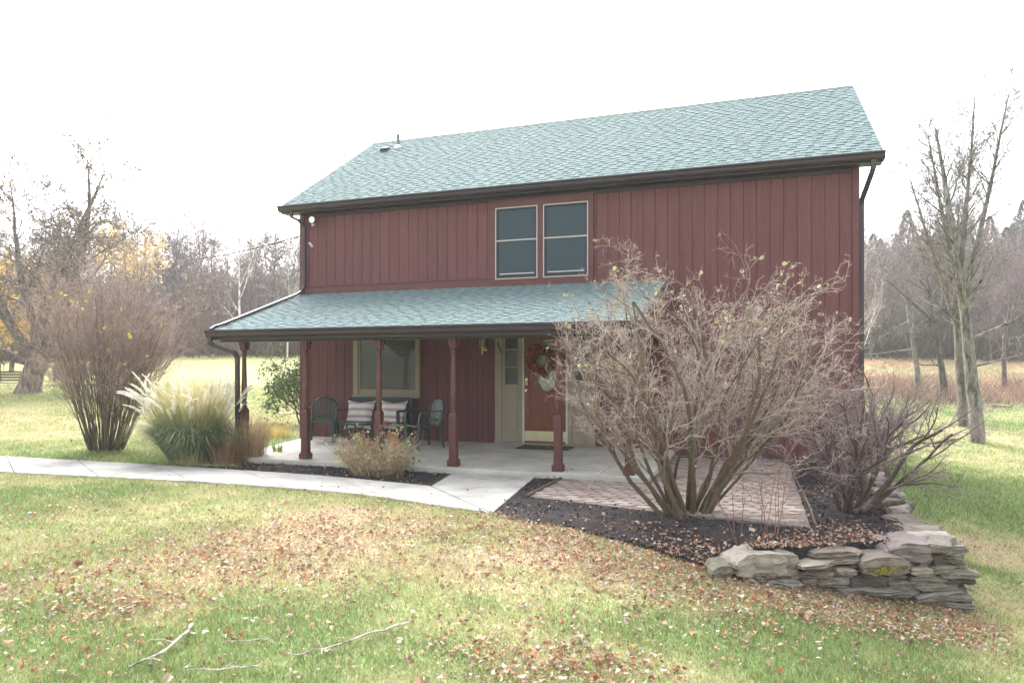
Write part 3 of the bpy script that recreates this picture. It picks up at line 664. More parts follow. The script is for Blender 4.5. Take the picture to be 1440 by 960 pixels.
def leaf_mesh(name, pos, nrm_dir, size, cols, rs, fold=.35, aspect=.55):
    """each leaf: six verts, folded about its midrib"""
    n = len(pos); pos = np.asarray(pos, float); d = np.asarray(nrm_dir, float); d /= np.linalg.norm(d, axis=1)[:, None]+1e-9
    r = rs.normal(size=(n, 3)); a = np.cross(d, r); a /= np.linalg.norm(a, axis=1)[:, None]+1e-9; b = np.cross(d, a)
    s = np.asarray(size)[:, None]; w = s*aspect*rs.uniform(.7, 1.15, (n, 1)); cu = s*rs.uniform(-.25, .35, (n, 1))
    f1 = rs.uniform(0, fold, (n, 1))*w*2; f2 = rs.uniform(0, fold, (n, 1))*w*2
    q = lambda lo, hi: rs.uniform(lo, hi, (n, 1))
    V = np.stack([pos, pos+d*s*q(.15, .5)+a*w*q(.7, 1.3)+b*f1, pos+d*s*q(.6, .9)+a*w*q(.3, .9)+b*(f1+cu*.5), pos+d*s+b*cu, pos+d*s*q(.6, .9)-a*w*q(.3, .9)+b*(f2+cu*.5), pos+d*s*q(.15, .5)-a*w*q(.7, 1.3)+b*f2, pos+d*s*.5], 1)
    base = (np.arange(n)*7)[:, None]; tri = np.array([(0, 1, 6), (1, 2, 6), (2, 3, 6), (3, 4, 6), (4, 5, 6), (5, 0, 6)])
    Fs = (base[:, None, :]+tri[None]).reshape(-1, 3)
    return npmesh(name, V.reshape(-1, 3), Fs, np.repeat(np.asarray(cols), 7, 0))
def jitcol(c, rs, n, a=.25):
    return np.clip(np.asarray(c)[None]*rs.uniform(1-a, 1+a, (n, 1))*rs.uniform(.93, 1.07, (n, 3)), 0, 1)

# --- big tan shrub in front of the patio
r = random.Random(21); lines = []; tips = []
bx, by, bz_ = gp(968, 725, -.14)
SP = dict(n=[1, 6, 6, 5, 2], seg=[.13, .11, .08, .05, .035], wob=[.10, .15, .19, .24, .30], trop=[.028, .02, .02, .03, .06], start=[.22, .15, .15, .1], ratio=[.46, .5, .55, .6], ang=[28, 38, 44, 48], rr=[.58, .6, .62, .7], rmin=.0019, end=.42)
rightv = Vector((cs, sn, 0)); fwd = Vector((-sn, cs, 0))
NST = 28
for i in range(NST):
    f = -1+2*(i+.5)/NST; side = f*(.84 if f > 0 else .95)+r.gauss(0, .1); dep = r.gauss(0, .38)
    dv = (rightv*side*.98+fwd*dep+Vector((0, 0, 1.28-.42*abs(f)))).normalized()
    st = rightv*(f*.20+r.gauss(0, .03))+fwd*r.gauss(0, .10)
    p = (bx+st.x, by+st.y, bz_-.05); L = r.uniform(1.9, 2.5)*(1.05-.05*abs(f))
    grow(r, lines, tips, p, tuple(dv), L, r.uniform(.014, .030), 0, SP)
# natural rounded outline of the shrub: shoots end where the crown ends
ecx, ecy = bx+rightv.x*.12, by+rightv.y*.12
def clipline(l):
    pts, rads, lv = l
    for i, q in enumerate(pts):
        a = (q[0]-ecx)*cs+(q[1]-ecy)*sn; b = -(q[0]-ecx)*sn+(q[1]-ecy)*cs; c = q[2]-1.22
        e = (abs(a)/(1.60 if a > 0 else 1.78))**2.3+(abs(b)/1.35)**2.3+(abs(c)/(1.42 if c > 0 else 1.7))**2.3
        th = math.atan2(c, a); ph_ = math.atan2(b, a+1e-6); lim = .86+.34*float(vnoise(np.array(th*5+20), np.array(ph_*3+20)))
        if e > lim**2.3: return (pts[:i], rads[:i], lv) if i >= 2 else None
    return l
lines = [c for c in (clipline(l) for l in lines) if c]
tips = [(l[0][-1], (0, 0, 1)) for l in lines if l[2] == 4]
# keep the twigs clear of the house front
lines = [l for l in lines if max(q[1] for q in l[0]) < -.05]
def shc(l, t):
    c0_ = np.array((.115, .09, .062)); c1 = np.array((.44, .365, .325)); k = min(1, l/3.+.12*t); return c0_*(1-k)+c1*k
bush = thing('shrub', 'large bare tan shrub with arching stems in front of the brick patio', 'shrub', (0, 0, 0))
bush.location = (bx, by, bz_)
def rel(lines, o): return [([(q[0]-o[0], q[1]-o[1], q[2]-o[2]) for q in pts], rr_, l) for pts, rr_, l in lines]
link('stems', tubes_mesh('stems', rel([l for l in lines if l[2] < 2], (bx, by, bz_)), {0: 8, 1: 6}, shc), M['bark_tan'], bush)
link('twigs', tubes_mesh('twigs', rel([l for l in lines if l[2] >= 2], (bx, by, bz_)), {2: 4, 3: 3, 4: 3}, shc), M['bark_tan'], bush)
tp = [t for t in tips if t[0][1] < -.05]; r.shuffle(tp)
top = [t for t in tp if t[0][2] > 1.9+r.gauss(0, .25)][:170]+tp[:130]
ps = []; ds = []; cc = []; sz = []
for q, d in top:
    for k in range(r.choice((1, 2, 3))):
        ps.append((q[0]-bx+r.gauss(0, .012), q[1]-by+r.gauss(0, .012), q[2]-bz_+r.gauss(0, .012))); ds.append((r.gauss(0, .5), r.gauss(0, .5), r.gauss(-.4, .5))); sz.append(r.uniform(.02, .05))
        c = r.choice(((.36, .40, .20), (.42, .42, .24), (.30, .22, .14), (.34, .26, .17), (.22, .17, .13), (.32, .24, .17))); b = r.uniform(.7, 1.2); cc.append([x_*b for x_ in c])
link('leaves', leaf_mesh('leaves', ps, ds, sz, cc, nrs), M['leafc'], bush)

# --- purple-grey shrub at the stone edge
def shrub(u, v, label, SP, nst, hgt, spread, rad, cf, seed, mt='bark_tan', base_r=.12, zf=None, lean=(0, 0), name='shrub', group=None, cat='shrub', dd=None, ymax=None):
    r = random.Random(seed); lines = []; tips = []
    x, y, z, d = on(u, v)
    if dd is not None: x, y = at(u, dd); z = G(x, y)
    if zf is not None: x, y, z = gp(u, v, -.15)
    for i in range(nst):
        a = r.uniform(0, 2*PI); s = spread*math.sqrt(r.random()); dv = (rightv*(math.cos(a)*s+lean[0])+fwd*(math.sin(a)*s+lean[1])+Vector((0, 0, 1))).normalized()
        b = base_r*s/max(spread, .01); st = rightv*math.cos(a)*b+fwd*math.sin(a)*b
        grow(r, lines, tips, (st.x, st.y, -.06), tuple(dv), hgt*r.uniform(.75, 1.1)*(1 if s < .6*spread else .9), rad*r.uniform(.6, 1.1), 0, SP)
    if ymax is not None: lines = [l for l in lines if max(q[1] for q in l[0])+y < ymax]
    o = thing(name, label, cat, (x, y, z), group=group)
    link('stems', tubes_mesh('stems', [l for l in lines if l[2] < 2], {0: 7, 1: 5}, cf), M[mt], o)
    link('twigs', tubes_mesh('twigs', [l for l in lines if l[2] >= 2], {2: 3, 3: 3, 4: 3}, cf), M[mt], o)
    return o, tips, (x, y, z)
SPp = dict(n=[1, 6, 6, 5, 4], seg=[.10, .08, .06, .045, .04], wob=[.12, .14, .15, .16, .2], trop=[.0, .03, .04, .03, .02], start=[.25, .15, .1, .1], ratio=[.60, .52, .50, .5], ang=[38, 38, 36, 34], rr=[.66, .6, .55, .6], rmin=.0012, end=.45)
def purp(l, t): c0_ = np.array((.10, .08, .068)); c1 = np.array((.29, .225, .235)); k = min(1, l/3.2); return c0_*(1-k)+c1*k
shrub(1192, 722, 'dark purplish bare shrub leaning over the stone edging', SPp, 12, 1.45, .80, .032, purp, 31, zf=lambda x, y: float(bedz(x, y)), lean=(.25, .1), base_r=.08, ymax=-.06)
shrub(1170, 690, 'finely twigged purplish bare shrub close to the house corner', SPp, 10, 1.50, .6, .024, purp, 33, zf=lambda x, y: float(bedz(x, y)), lean=(.1, -.15), base_r=.08, ymax=-.06)
# low sawn limbs beside it
lb = gp(1200, 722, -.12); mb = MB(); mb.col = (.11, .09, .075)
p0 = Vector(lb); mb.tube([p0, p0+rightv*.16+Vector((0, 0, .07)), p0+rightv*.36+Vector((0, 0, .10)), p0+rightv*.52+Vector((0, 0, .12))], [.035, .032, .028, .024], 9)
mb.tube([p0+rightv*.12+Vector((0, 0, .06)), p0+rightv*.28+fwd*.1+Vector((0, 0, .17)), p0+rightv*.42+fwd*.15+Vector((0, 0, .29)), p0+rightv*.46+fwd*.15+Vector((0, 0, .36))], [.028, .022, .018, .012], 8)
tag(mb.build('cut_branch', M['bark'], colors=True, smooth=True), 'sawn low branch lying over the edge stones at the right', 'branch')
# --- tall vase-shaped shrub at left
SPl = dict(n=[1, 6, 6, 4], seg=[.22, .14, .10, .07], wob=[.04, .08, .11, .15], trop=[.01, .02, .02, .02], start=[.25, .15, .1], ratio=[.45, .5, .5], ang=[18, 26, 32], rr=[.6, .6, .6], rmin=.0026, end=.35)
def redt(l, t): c0_ = np.array((.115, .10, .07)); c1 = np.array((.46, .35, .315)); k = min(1, l/3+.35*t); return c0_*(1-k)+c1*k
o, tips, vpos = shrub(150, 634, 'tall vase shaped bare shrub with reddish twigs left of the walkway', SPl, 112, 2.85, .37, .0115, redt, 41, base_r=.27, lean=(.07, 0))
r = random.Random(5); sel = [t for t in tips if r.random() < .004]
link('leaves', leaf_mesh('leaves', [t[0] for t in sel], [(r.gauss(0, 1), r.gauss(0, 1), -1) for t in sel], [r.uniform(.05, .09) for t in sel], jitcol((.55, .47, .10), nrs, len(sel)), nrs), M['leafc'], o)
# --- ornamental grass with plumes
def blades(name, n, base_r, L, W_, rs, colf, spread=.8, droop=.9, seg=5):
    """arching flat blades as strips"""
    a = rs.uniform(0, 2*PI, n); b = base_r*np.sqrt(rs.uniform(0, 1, n)); l = L*rs.uniform(.6, 1.1, n); th = spread*np.sqrt(rs.uniform(0, 1, n))
    a2 = a+rs.normal(0, .4, n); V = []; P = np.stack([b*np.cos(a), b*np.sin(a), np.zeros(n)], -1); ph = th*.35; w = W_*rs.uniform(.7, 1.2, n)
    sidev = np.stack([-np.sin(a2), np.cos(a2), np.zeros(n)], -1); dr = droop*rs.uniform(.4, 1.2, n)
    for i in range(seg+1):
        t = i/seg; ww = w*(1-t**2)*.5+.0005
        V.append(P-sidev*ww[:, None]); V.append(P+sidev*ww[:, None])
        ph = ph+(th*.3+dr*t*1.3)/seg*1.6; d = np.stack([np.sin(ph)*np.cos(a2), np.sin(ph)*np.sin(a2), np.cos(ph)], -1); P = P+d*(l/seg)[:, None]
    V = np.stack(V, 1).reshape(-1, 3); k = (seg+1)*2; base = (np.arange(n)*k)[:, None, None]
    q = np.array([(2*i, 2*i+1, 2*i+3, 2*i+2) for i in range(seg)])[None]; c = colf(n)
    tt = np.linspace(0, 1, seg+1); cols = np.repeat(c[:, None, :], seg+1, 1); cols = np.repeat(cols, 2, 1)
    return npmesh(name, V, (base+q).reshape(-1, 4), cols.reshape(-1, 3)), (a2, th)
gx0, gy0, gzz0, gd = on(268, 650)
og = thing('ornamental_grass', 'big clump of green ornamental grass with feathery white plumes', 'ornamental grass', (gx0, gy0, gzz0))
def oc(n):
    k = nrs.rand(n)[:, None]; return (np.array((.20, .29, .15))*(1-k)+np.array((.44, .48, .30))*k)*nrs.uniform(.7, 1.2, (n, 1))
me, _ = blades('blades', 3400, .34, 1.20, .013, nrs, oc, 1.15, 1.4); link('blades', me, M['blade'], og)
def yc(n):
    k = nrs.rand(n)[:, None]; return (np.array((.50, .46, .17))*(1-k)+np.array((.62, .56, .34))*k)*nrs.uniform(.7, 1.1, (n, 1))
me, _ = blades('dry_stalks', 2000, .38, 1.50, .009, nrs, yc, .50, .30); link('dry_stalks', me, M['blade'], og)
r = random.Random(9); Vp = []; Fp = []; st = []
for i in range(130):
    a = r.uniform(0, 2*PI); s = .52*math.sqrt(r.random()); h = r.uniform(1.25, 1.9); p = Vector((.25*math.cos(a)*s*2, .25*math.sin(a)*s*2, 0)); d = Vector((math.cos(a)*s, math.sin(a)*s, 1)).normalized(); pts = [p.copy()]
    for k in range(6): p = p+d*h*.7/6; pts.append(p.copy()); d = (d+Vector((math.cos(a), math.sin(a), 0))*.03).normalized()
    bend = r.uniform(.05, .22); hp = r.uniform(.22, .38)
    wd = Vector((-.75*cs, -.75*sn, 0))*r.uniform(.0, .7)+Vector((r.gauss(0, .4), r.gauss(0, .4), 0))
    for k in range(9):
        d = (d+wd*bend+Vector((0, 0, -.06))).normalized(); q = p+d*hp/9
        for m_ in range(34):
            hh = Vector((r.gauss(0, 1), r.gauss(0, 1), r.gauss(0, 1))).normalized()*r.uniform(.02, .05)*(1-abs(k-3)/8)+d*.045; o_ = p+(q-p)*r.random(); sd = hh.cross(Vector((r.gauss(0, 1), r.gauss(0, 1), 1))).normalized()*.0034; n0 = len(Vp)
            Vp += [tuple(o_-sd), tuple(o_+sd), tuple(o_+hh)]; Fp.append((n0, n0+1, n0+2))
        p = q; pts.append(p.copy())
    st.append(([tuple(q) for q in pts], [.0028]*len(pts), 0))
link('plumes', npmesh('plumes', Vp, Fp), M['plume'], og)
og.scale = (.92, .92, .92)
link('stalks', tubes_mesh('stalks', st, 3, lambda l, t: np.array((.5, .43, .25))), M['blade'], og)
# tan stalk clump, yellow clump and low clump in front of the porch
def clump(u, v, name, label, cat, n, br, L, w, col0, col1, spread, droop, zf=None, sc=1.):
    x, y, z, d = on(u, v)
    if zf: x, y, z = gp(u, v, -.13)
    def cf(n):
        k = nrs.rand(n)[:, None]; return (np.array(col0)*(1-k)+np.array(col1)*k)*nrs.uniform(.75, 1.2, (n, 1))
    me, _ = blades(name, n, br, L, w, nrs, cf, spread, droop); o = link(name, me, M['blade']); o.location = (x, y, z-.02); return tag(o, label, cat)
bzz = lambda x, y: float(bedz(x, y))
clump(342, 648, 'dried_plant', 'clump of dry tan stalks below the leftmost porch post', 'plant', 900, .34, .80, .007, (.30, .205, .12), (.50, .38, .25), .65, .15, bzz)
clump(318, 652, 'dried_plant', 'small clump of dry brownish stalks at the foot of the green ornamental grass', 'plant', 380, .24, .52, .007, (.34, .22, .13), (.44, .32, .2), .75, .3, bzz)
clump(384, 615, 'dried_plant', 'low yellow orange tuft behind the porch slab corner', 'plant', 260, .3, .38, .007, (.50, .36, .10), (.58, .46, .18), .8, .4)
clump(390, 642, 'leafy_plant', 'small bright green leafy tuft at the slab corner', 'plant', 45, .06, .30, .022, (.20, .32, .07), (.30, .42, .12), .5, .4, bzz)
hx, hy, hz = gp(532, 668, -.13)
hyd = thing('flowering_plant', 'dried flowering plant with faded red heads in front of the porch bench', 'plant', (hx, hy, hz))
r = random.Random(77); lines = []; tips = []
SPh = dict(n=[1, 4, 2], seg=[.08, .06, .05], wob=[.08, .14, .18], trop=[.02, .02, .03], start=[.35, .2], ratio=[.4, .5], ang=[28, 34], rr=[.65, .7], rmin=.0018, end=.5)
for i in range(210):
    a = r.uniform(0, 2*PI); s = 1.05*math.sqrt(r.random()); grow(r, lines, tips, (.30*s*math.cos(a), .30*s*math.sin(a), -.03), tuple(Vector((s*math.cos(a)*.75, s*math.sin(a)*.75, 1)).normalized()), r.uniform(.25, .66), .0045, 0, SPh)
link('stems', tubes_mesh('stems', lines, {0: 5, 1: 4, 2: 3}, lambda l, t: np.array((.40, .31, .21))+np.array((.14, .12, .08))*l*.5), M['bark_tan'], hyd)
hi = [t for t in tips if t[0][2] > .45]; r.shuffle(hi)
for q, d in hi[:16]:
    ps = []; ds = []; cc = []; sz = []
    c = r.choice(((.42, .14, .10), (.40, .20, .12), (.30, .32, .13), (.50, .30, .20)))
    for k in range(34): v = Vector((r.gauss(0, 1), r.gauss(0, 1), r.gauss(0, 1))).normalized(); ps.append(tuple(Vector(q)+v*.03)); ds.append(tuple(v+Vector((0, 0, .3)))); sz.append(.022); cc.append([x_*r.uniform(.7, 1.3) for x_ in c])
    link('flower_head', leaf_mesh('flower_head', ps, ds, sz, cc, nrs), M['leafc'], hyd)
ps = []; ds = []; cc = []; sz = []
for q, d in tips:
    if r.random() < .28: ps.append(q); ds.append((r.gauss(0, .6), r.gauss(0, .6), r.gauss(-.3, .5))); sz.append(r.uniform(.025, .06)); c = r.choice(((.40, .46, .16), (.33, .36, .16), (.38, .27, .16), (.45, .33, .22))); cc.append([x_*r.uniform(.8, 1.2) for x_ in c])
link('leaves', leaf_mesh('leaves', ps, ds, sz, cc, nrs), M['leafc'], hyd)
# thin reddish stalks in the bed right of the big shrub
r = random.Random(15); lines = []; tips = []
sx, sy, sz0 = gp(1058, 755, -.13)
for i in range(9):
    a = r.uniform(0, 6.28); grow(r, lines, tips, (r.gauss(0, .12), r.gauss(0, .12), -.03), tuple(Vector((r.gauss(0, .14), r.gauss(0, .14), 1)).normalized()), r.uniform(.45, .75), .004, 0, SPh)
o = link('dried_plant', tubes_mesh('dried_plant', lines, {0: 5, 1: 4, 2: 3}, lambda l, t: np.array((.24, .13, .09))), M['bark_tan']); o.location = (sx, sy, sz0)
tag(o, 'few thin reddish upright stalks in the mulch beside the big tan shrub', 'plant')
# evergreen shrub seen through the porch
sx, sy, sz0, _ = on(425, 588); sx, sy = at(428, 17.5); sz0 = G(sx, sy)
ev = thing('evergreen_shrub', 'loose green leafed shrub behind the left end of the porch', 'shrub', (sx, sy, sz0))
r = random.Random(18); lines = []; tips = []
SPe = dict(n=[1, 6, 5, 4], seg=[.15, .1, .08, .07], wob=[.14, .16, .18, .2], trop=[.02, .01, .01, .01], start=[.3, .2, .1], ratio=[.55, .5, .5], ang=[40, 40, 40], rr=[.6, .6, .6], rmin=.003, end=.4)
for i in range(9): grow(r, lines, tips, (r.gauss(0, .1), r.gauss(0, .1), -.05), tuple((rightv*(-.3+r.gauss(0, .5))+fwd*r.gauss(0, .4)+Vector((0, 0, 1))).normalized()), r.uniform(1.25, 1.7), .022, 0, SPe)
link('stems', tubes_mesh('stems', lines, {0: 6, 1: 4, 2: 3, 3: 3}, lambda l, t: np.array((.13, .11, .09))), M['bark_tan'], ev)
ps = []; ds = []
for q, d in tips:
    for k in range(3): ps.append((q[0]+r.gauss(0, .06), q[1]+r.gauss(0, .06), q[2]+r.gauss(0, .06))); ds.append((r.gauss(0, 1), r.gauss(0, 1), r.gauss(0, 1)))
link('leaves', leaf_mesh('leaves', ps, ds, nrs.uniform(.035, .07, len(ps)), jitcol((.12, .175, .075), nrs, len(ps), .5), nrs), M['foliage'], ev)

# ------------------------------------------------------------------ stone wall
def stone_mesh(w, h, d, seed, col):
    rs = np.random.RandomState(seed); n = 5
    lin = np.linspace(-1, 1, n*2+1); V = []; Fs = []; key = {}
    def vid(p):
        k = tuple(np.round(p, 4))
        if k not in key: key[k] = len(V); V.append(p)
        return key[k]
    m = n*2
    for ax in range(3):
        for s in (-1, 1):
            for i in range(m):
                for j in range(m):
                    c = []
                    for a, b in ((i, j), (i+1, j), (i+1, j+1), (i, j+1)):
                        p = np.zeros(3); p[ax] = s; p[(ax+1) % 3] = lin[a]; p[(ax+2) % 3] = lin[b]; c.append(vid(p))
                    Fs.append(c if s > 0 else c[::-1])
    V = np.array(V); sp = V/np.linalg.norm(V, axis=1)[:, None]
    k = .33; V = V*(1-k*.55)+sp*k*.70; V[:, 2] *= 1-.45*np.abs(V[:, 0])**3; V[:, 2] += .25*V[:, 0]*rs.uniform(-1, 1)
    ph = rs.uniform(0, 9, 8)
    ang = np.arctan2(V[:, 1], V[:, 0]); rad = .92+.10*np.sin(2*ang+ph[0])+.08*np.sin(3*ang+ph[1])+.06*np.sin(5*ang+ph[2])
    V[:, 0] *= rad; V[:, 1] *= rad
    layer = np.sin(V[:, 2]*7+ph[3])*.03; V[:, 0] += layer*np.sign(V[:, 0]); V[:, 1] += layer*np.sign(V[:, 1])
    V[:, 2] += .22*(fbm(V[:, 0]*1.3+ph[4], V[:, 1]*1.3+ph[5], 1., 3)-.5)*2+.10*V[:, 0]*rs.uniform(-1, 1)
    V += rs.normal(0, .028, V.shape)
    V *= np.array((w/2, d/2, h/2))
    c = np.array(col)[None]*(0.8+.4*fbm(V[:, 0]*9+ph[6], V[:, 2]*22+V[:, 1]*6, 1., 3))[:, None]
    return V, np.array(Fs), c
wall = thing('stone_wall', 'low dry stacked fieldstone retaining wall at the corner of the mulch bed', 'stone wall')
wcorner = gp(1325, 800, -.35)[:2]; wa = gp(1015, 812, -.34)[:2]; wb = gp(1335, 848, -.58)[:2]
wall.location = (wb[0], wb[1], -.5)
yaw = math.atan2(wb[1]-wa[1], wb[0]-wa[0])
GREY, PALE, BRN, DRK, GRN, PUR = (.205, .185, .16), (.30, .27, .225), (.185, .155, .13), (.10, .088, .08), (.175, .165, .125), (.195, .168, .158)
SL = [(1030, 777, 1098, 812, PALE), (1086, 777, 1124, 809, GREY), (1125, 785, 1206, 799, PALE), (1143, 773, 1207, 786, BRN), (1190, 786, 1222, 797, GREY), (1150, 801, 1196, 823, GREY), (1172, 798, 1205, 807, PALE), (1126, 801, 1172, 820, BRN), (1196, 806, 1240, 829, DRK),
      (1212, 782, 1280, 807, BRN), (1224, 808, 1274, 816, GRN), (1240, 815, 1290, 832, GREY), (1240, 770, 1285, 793, GREY), (1252, 760, 1322, 787, PUR), (1316, 766, 1351, 785, GREY), (1308, 786, 1353, 796, GREY), (1310, 794, 1360, 806, GRN), (1318, 800, 1369, 812, GREY), (1280, 797, 1316, 809, PALE),
      (1280, 808, 1333, 821, GREY), (1288, 818, 1352, 842, GREY), (1302, 838, 1364, 853, GRN), (1174, 824, 1248, 838, GREY), (1246, 828, 1282, 844, GREY), (1073, 813, 1126, 825, GREY), (1066, 803, 1096, 817, BRN), (1284, 787, 1310, 799, GREY), (1000, 793, 1030, 814, GRN), (1120, 818, 1180, 830, BRN), (1090, 806, 1130, 818, GREY),
      (1165, 834, 1236, 843, BRN), (1207, 796, 1232, 809, DRK), (1262, 838, 1306, 850, GREY), (1318, 778, 1349, 789, BRN)]
_S = []
for q_, st_ in enumerate(SL):
    u0, v0, u1, v1, c = st_
    if v1-v0 > 13 and q_ not in (0, 1, 8, 9, 13, 27):
        m_ = v0+(v1-v0)*nrs.uniform(.42, .58); o1, o2 = nrs.uniform(-6, 6, 2); _S += [(u0+o1, v0, u1+o2, m_, c), (u0+o2*.7, m_, u1-o1*.6, v1, (c, GREY, DRK)[nrs.randint(3)])]
    else: _S.append(st_)
MOSSY = _S.index(SL[9]); SL = _S
stones = []
for i, (u0, v0, u1, v1, c) in enumerate(SL):
    uc, vc = (u0+u1)/2, (v0+v1)/2
    # front plane through wa-wb
    tx_, ty_ = wb[0]-wa[0], wb[1]-wa[1]; k = (uc-720)/F; dxr, dyr = k*cs-sn, k*sn+cs
    dd = ((wa[0]-CX)*ty_-(wa[1]-CY)*tx_)/(dxr*ty_-dyr*tx_)
    dd += nrs.uniform(-.03, .03)-(v1-800)*.0006
    top = v1 < 803
    if top: dd += .06
    x, y = at(uc, dd); z = CZ-(vc-HOR)*dd/F; w_ = (u1-u0)*dd/F*1.14; h_ = (v1-v0)*dd/F*1.02; dp = max(.26, w_*.75)*(1.2 if top else 1)
    x += fwd.x*dp*.32; y += fwd.y*dp*.32
    V, Fs, cc = stone_mesh(w_, h_, dp, 100+i, c); stones.append((V, Fs, cc, (x, y, z), yaw+nrs.uniform(-.12, .12)))
# the return of the wall towards the house, stepping back along the right edge of the bed
back = [gp(u, v, -.16)[:2] for u, v in ((1320, 775), (1268, 738), (1244, 704), (1222, 668))]
bl = [math.hypot(back[i+1][0]-back[i][0], back[i+1][1]-back[i][1]) for i in range(3)]
for lay in range(4):
    s = .1+lay*.05
    while s < sum(bl):
        q = s; i = 0
        while i < 2 and q > bl[i]: q -= bl[i]; i += 1
        k = q/bl[i]; x = back[i][0]+(back[i+1][0]-back[i][0])*k; y = back[i][1]+(back[i+1][1]-back[i][1])*k
        w_ = nrs.uniform(.16, .38); h_ = nrs.uniform(.07, .12); V, Fs, cc = stone_mesh(w_, h_, nrs.uniform(.18, .36), 300+int(s*37)+lay*91, (PALE, GREY, GREY, DRK, BRN)[nrs.randint(5)])
        z = -.13-lay*.12+nrs.uniform(-.015, .015)
        if z > G(x+.25, y)-.08: stones.append((V, Fs, cc, (x+.03+lay*.03+nrs.uniform(-.04, .04), y+nrs.uniform(-.04, .04), z), nrs.uniform(-.5, .5)+PI/2))
        s += w_*.72
L0 = wall.location
stone_objs = []
for V, Fs, cc, p, a in stones:
    me = npmesh('stone', V, Fs, cc, smooth=True); me.set_sharp_from_angle(angle=math.radians(24)); o = link('stone', me, M['stone'], wall)
    o.location = (p[0]-L0[0], p[1]-L0[1], p[2]-L0[2]); o.rotation_euler = (nrs.uniform(-.05, .05), nrs.uniform(-.05, .05), a); stone_objs.append(o)
# moss cushion on one stone
mo = SL[9]; uc, vc = 1236, 794
base = stones[MOSSY]; rsm = np.random.RandomState(4); n = 2600
ux, vy = rsm.normal(0, 9, n)+1240, rsm.normal(0, 5, n)+794
pp = []; 
dd0 = (base[3][0]-CX)*(-sn)+(base[3][1]-CY)*cs
for a_, b_ in zip(ux, vy):
    d_ = dd0-.17+.012*(799-b_); x, y = at(a_, d_); pp.append((x, y, CZ-(b_-HOR)*d_/F))
pp = np.array(pp)-np.array(base[3]); ca, sa = math.cos(-base[4]), math.sin(-base[4]); pp = np.stack([pp[:, 0]*ca-pp[:, 1]*sa, pp[:, 0]*sa+pp[:, 1]*ca, pp[:, 2]], -1)
me = leaf_mesh('moss', pp, rsm.normal(size=(n, 3))+np.array((0, -.3, .8)), rsm.uniform(.008, .02, n), jitcol((.28, .27, .05), rsm, n, .4), rsm); link('moss', me, M['foliage'], stone_objs[MOSSY])

# ------------------------------------------------------------------ grass blades, leaves, chips
def scatter_view(n, dmin, dmax, umin=-60, umax=1500, power=1.):
    d = dmin*(dmax/dmin)**(nrs.rand(n)**power); u = nrs.uniform(umin, umax, n); x, y = at(u, d); return x, y, d
HOUSEP = [(-.05, -.02), (W+.05, -.02), (W+.05, YR*2), (-.05, YR*2)]
def lawn_mask(x, y):
    m = ~in_poly(x, y, P_MAIN) & ~in_poly(x, y, P_BRANCH) & ~in_poly(x, y, SLAB) & ~in_poly(x, y, HOUSEP) & ~in_poly(x, y, PATIO)
    for b in (BED_L, BED_R): m &= ~(in_poly(x, y, b) & (poly_dist(x, y, b) > .04+.10*nrs.rand(len(x))))
    return m
def grass(n, dmin, dmax, h, w, power=1., u0=-60, u1=1500):
    x, y, d = scatter_view(n, dmin, dmax, u0, u1, power=power); k = lawn_mask(x, y); x, y, d = x[k], y[k], d[k]; z = gz(x, y); n = len(x)
    t = straw(x, y); tall = .6+.8*fbm(x, y, 1.4, 3)
    hh = h*nrs.uniform(.5, 1.2, n)*tall*(1-.35*t)*(d/dmin)**.35; ww = w*nrs.uniform(.7, 1.3, n)*(d/dmin)**.8; a = nrs.uniform(0, 2*PI, n)
    le = nrs.normal(0, .55, (n, 2))*hh[:, None]*(1+.8*t[:, None]); dx, dy = np.cos(a)*ww/2, np.sin(a)*ww/2
    V = np.stack([np.stack([x-dx, y-dy, z-.004], -1), np.stack([x+dx, y+dy, z-.004], -1), np.stack([x+le[:, 0], y+le[:, 1], z+hh], -1)], 1).reshape(-1, 3)
    c = lawncol(x, y); isd = nrs.rand(n) < (.10+.55*t); c = np.where(isd[:, None], np.array((.50, .43, .29))*nrs.uniform(.7, 1.25, (n, 1)), c*nrs.uniform(.5, 1.65, (n, 1))*np.array((1, 1.04, .92)))
    return V, np.repeat(c, 3, 0)
Va = []; Ca = []
for part_ in range(4):
    V, c = grass(190000, 3.0, 32, .038, .0038, .95); Va.append(V); Ca.append(c)
for ua, ub in ((-1100, -60), (1500, 2500)):
    V, c = grass(170000, 2.2, 30, .038, .0058, .9, ua, ub); Va.append(V); Ca.append(c)
Va = np.concatenate(Va); Ca = np.concatenate(Ca)
tag(link('grass', npmesh('grass', Va, np.arange(len(Va)).reshape(-1, 3), Ca), M['blade']), 'short mixed green and straw coloured lawn grass', 'grass', kind='stuff')
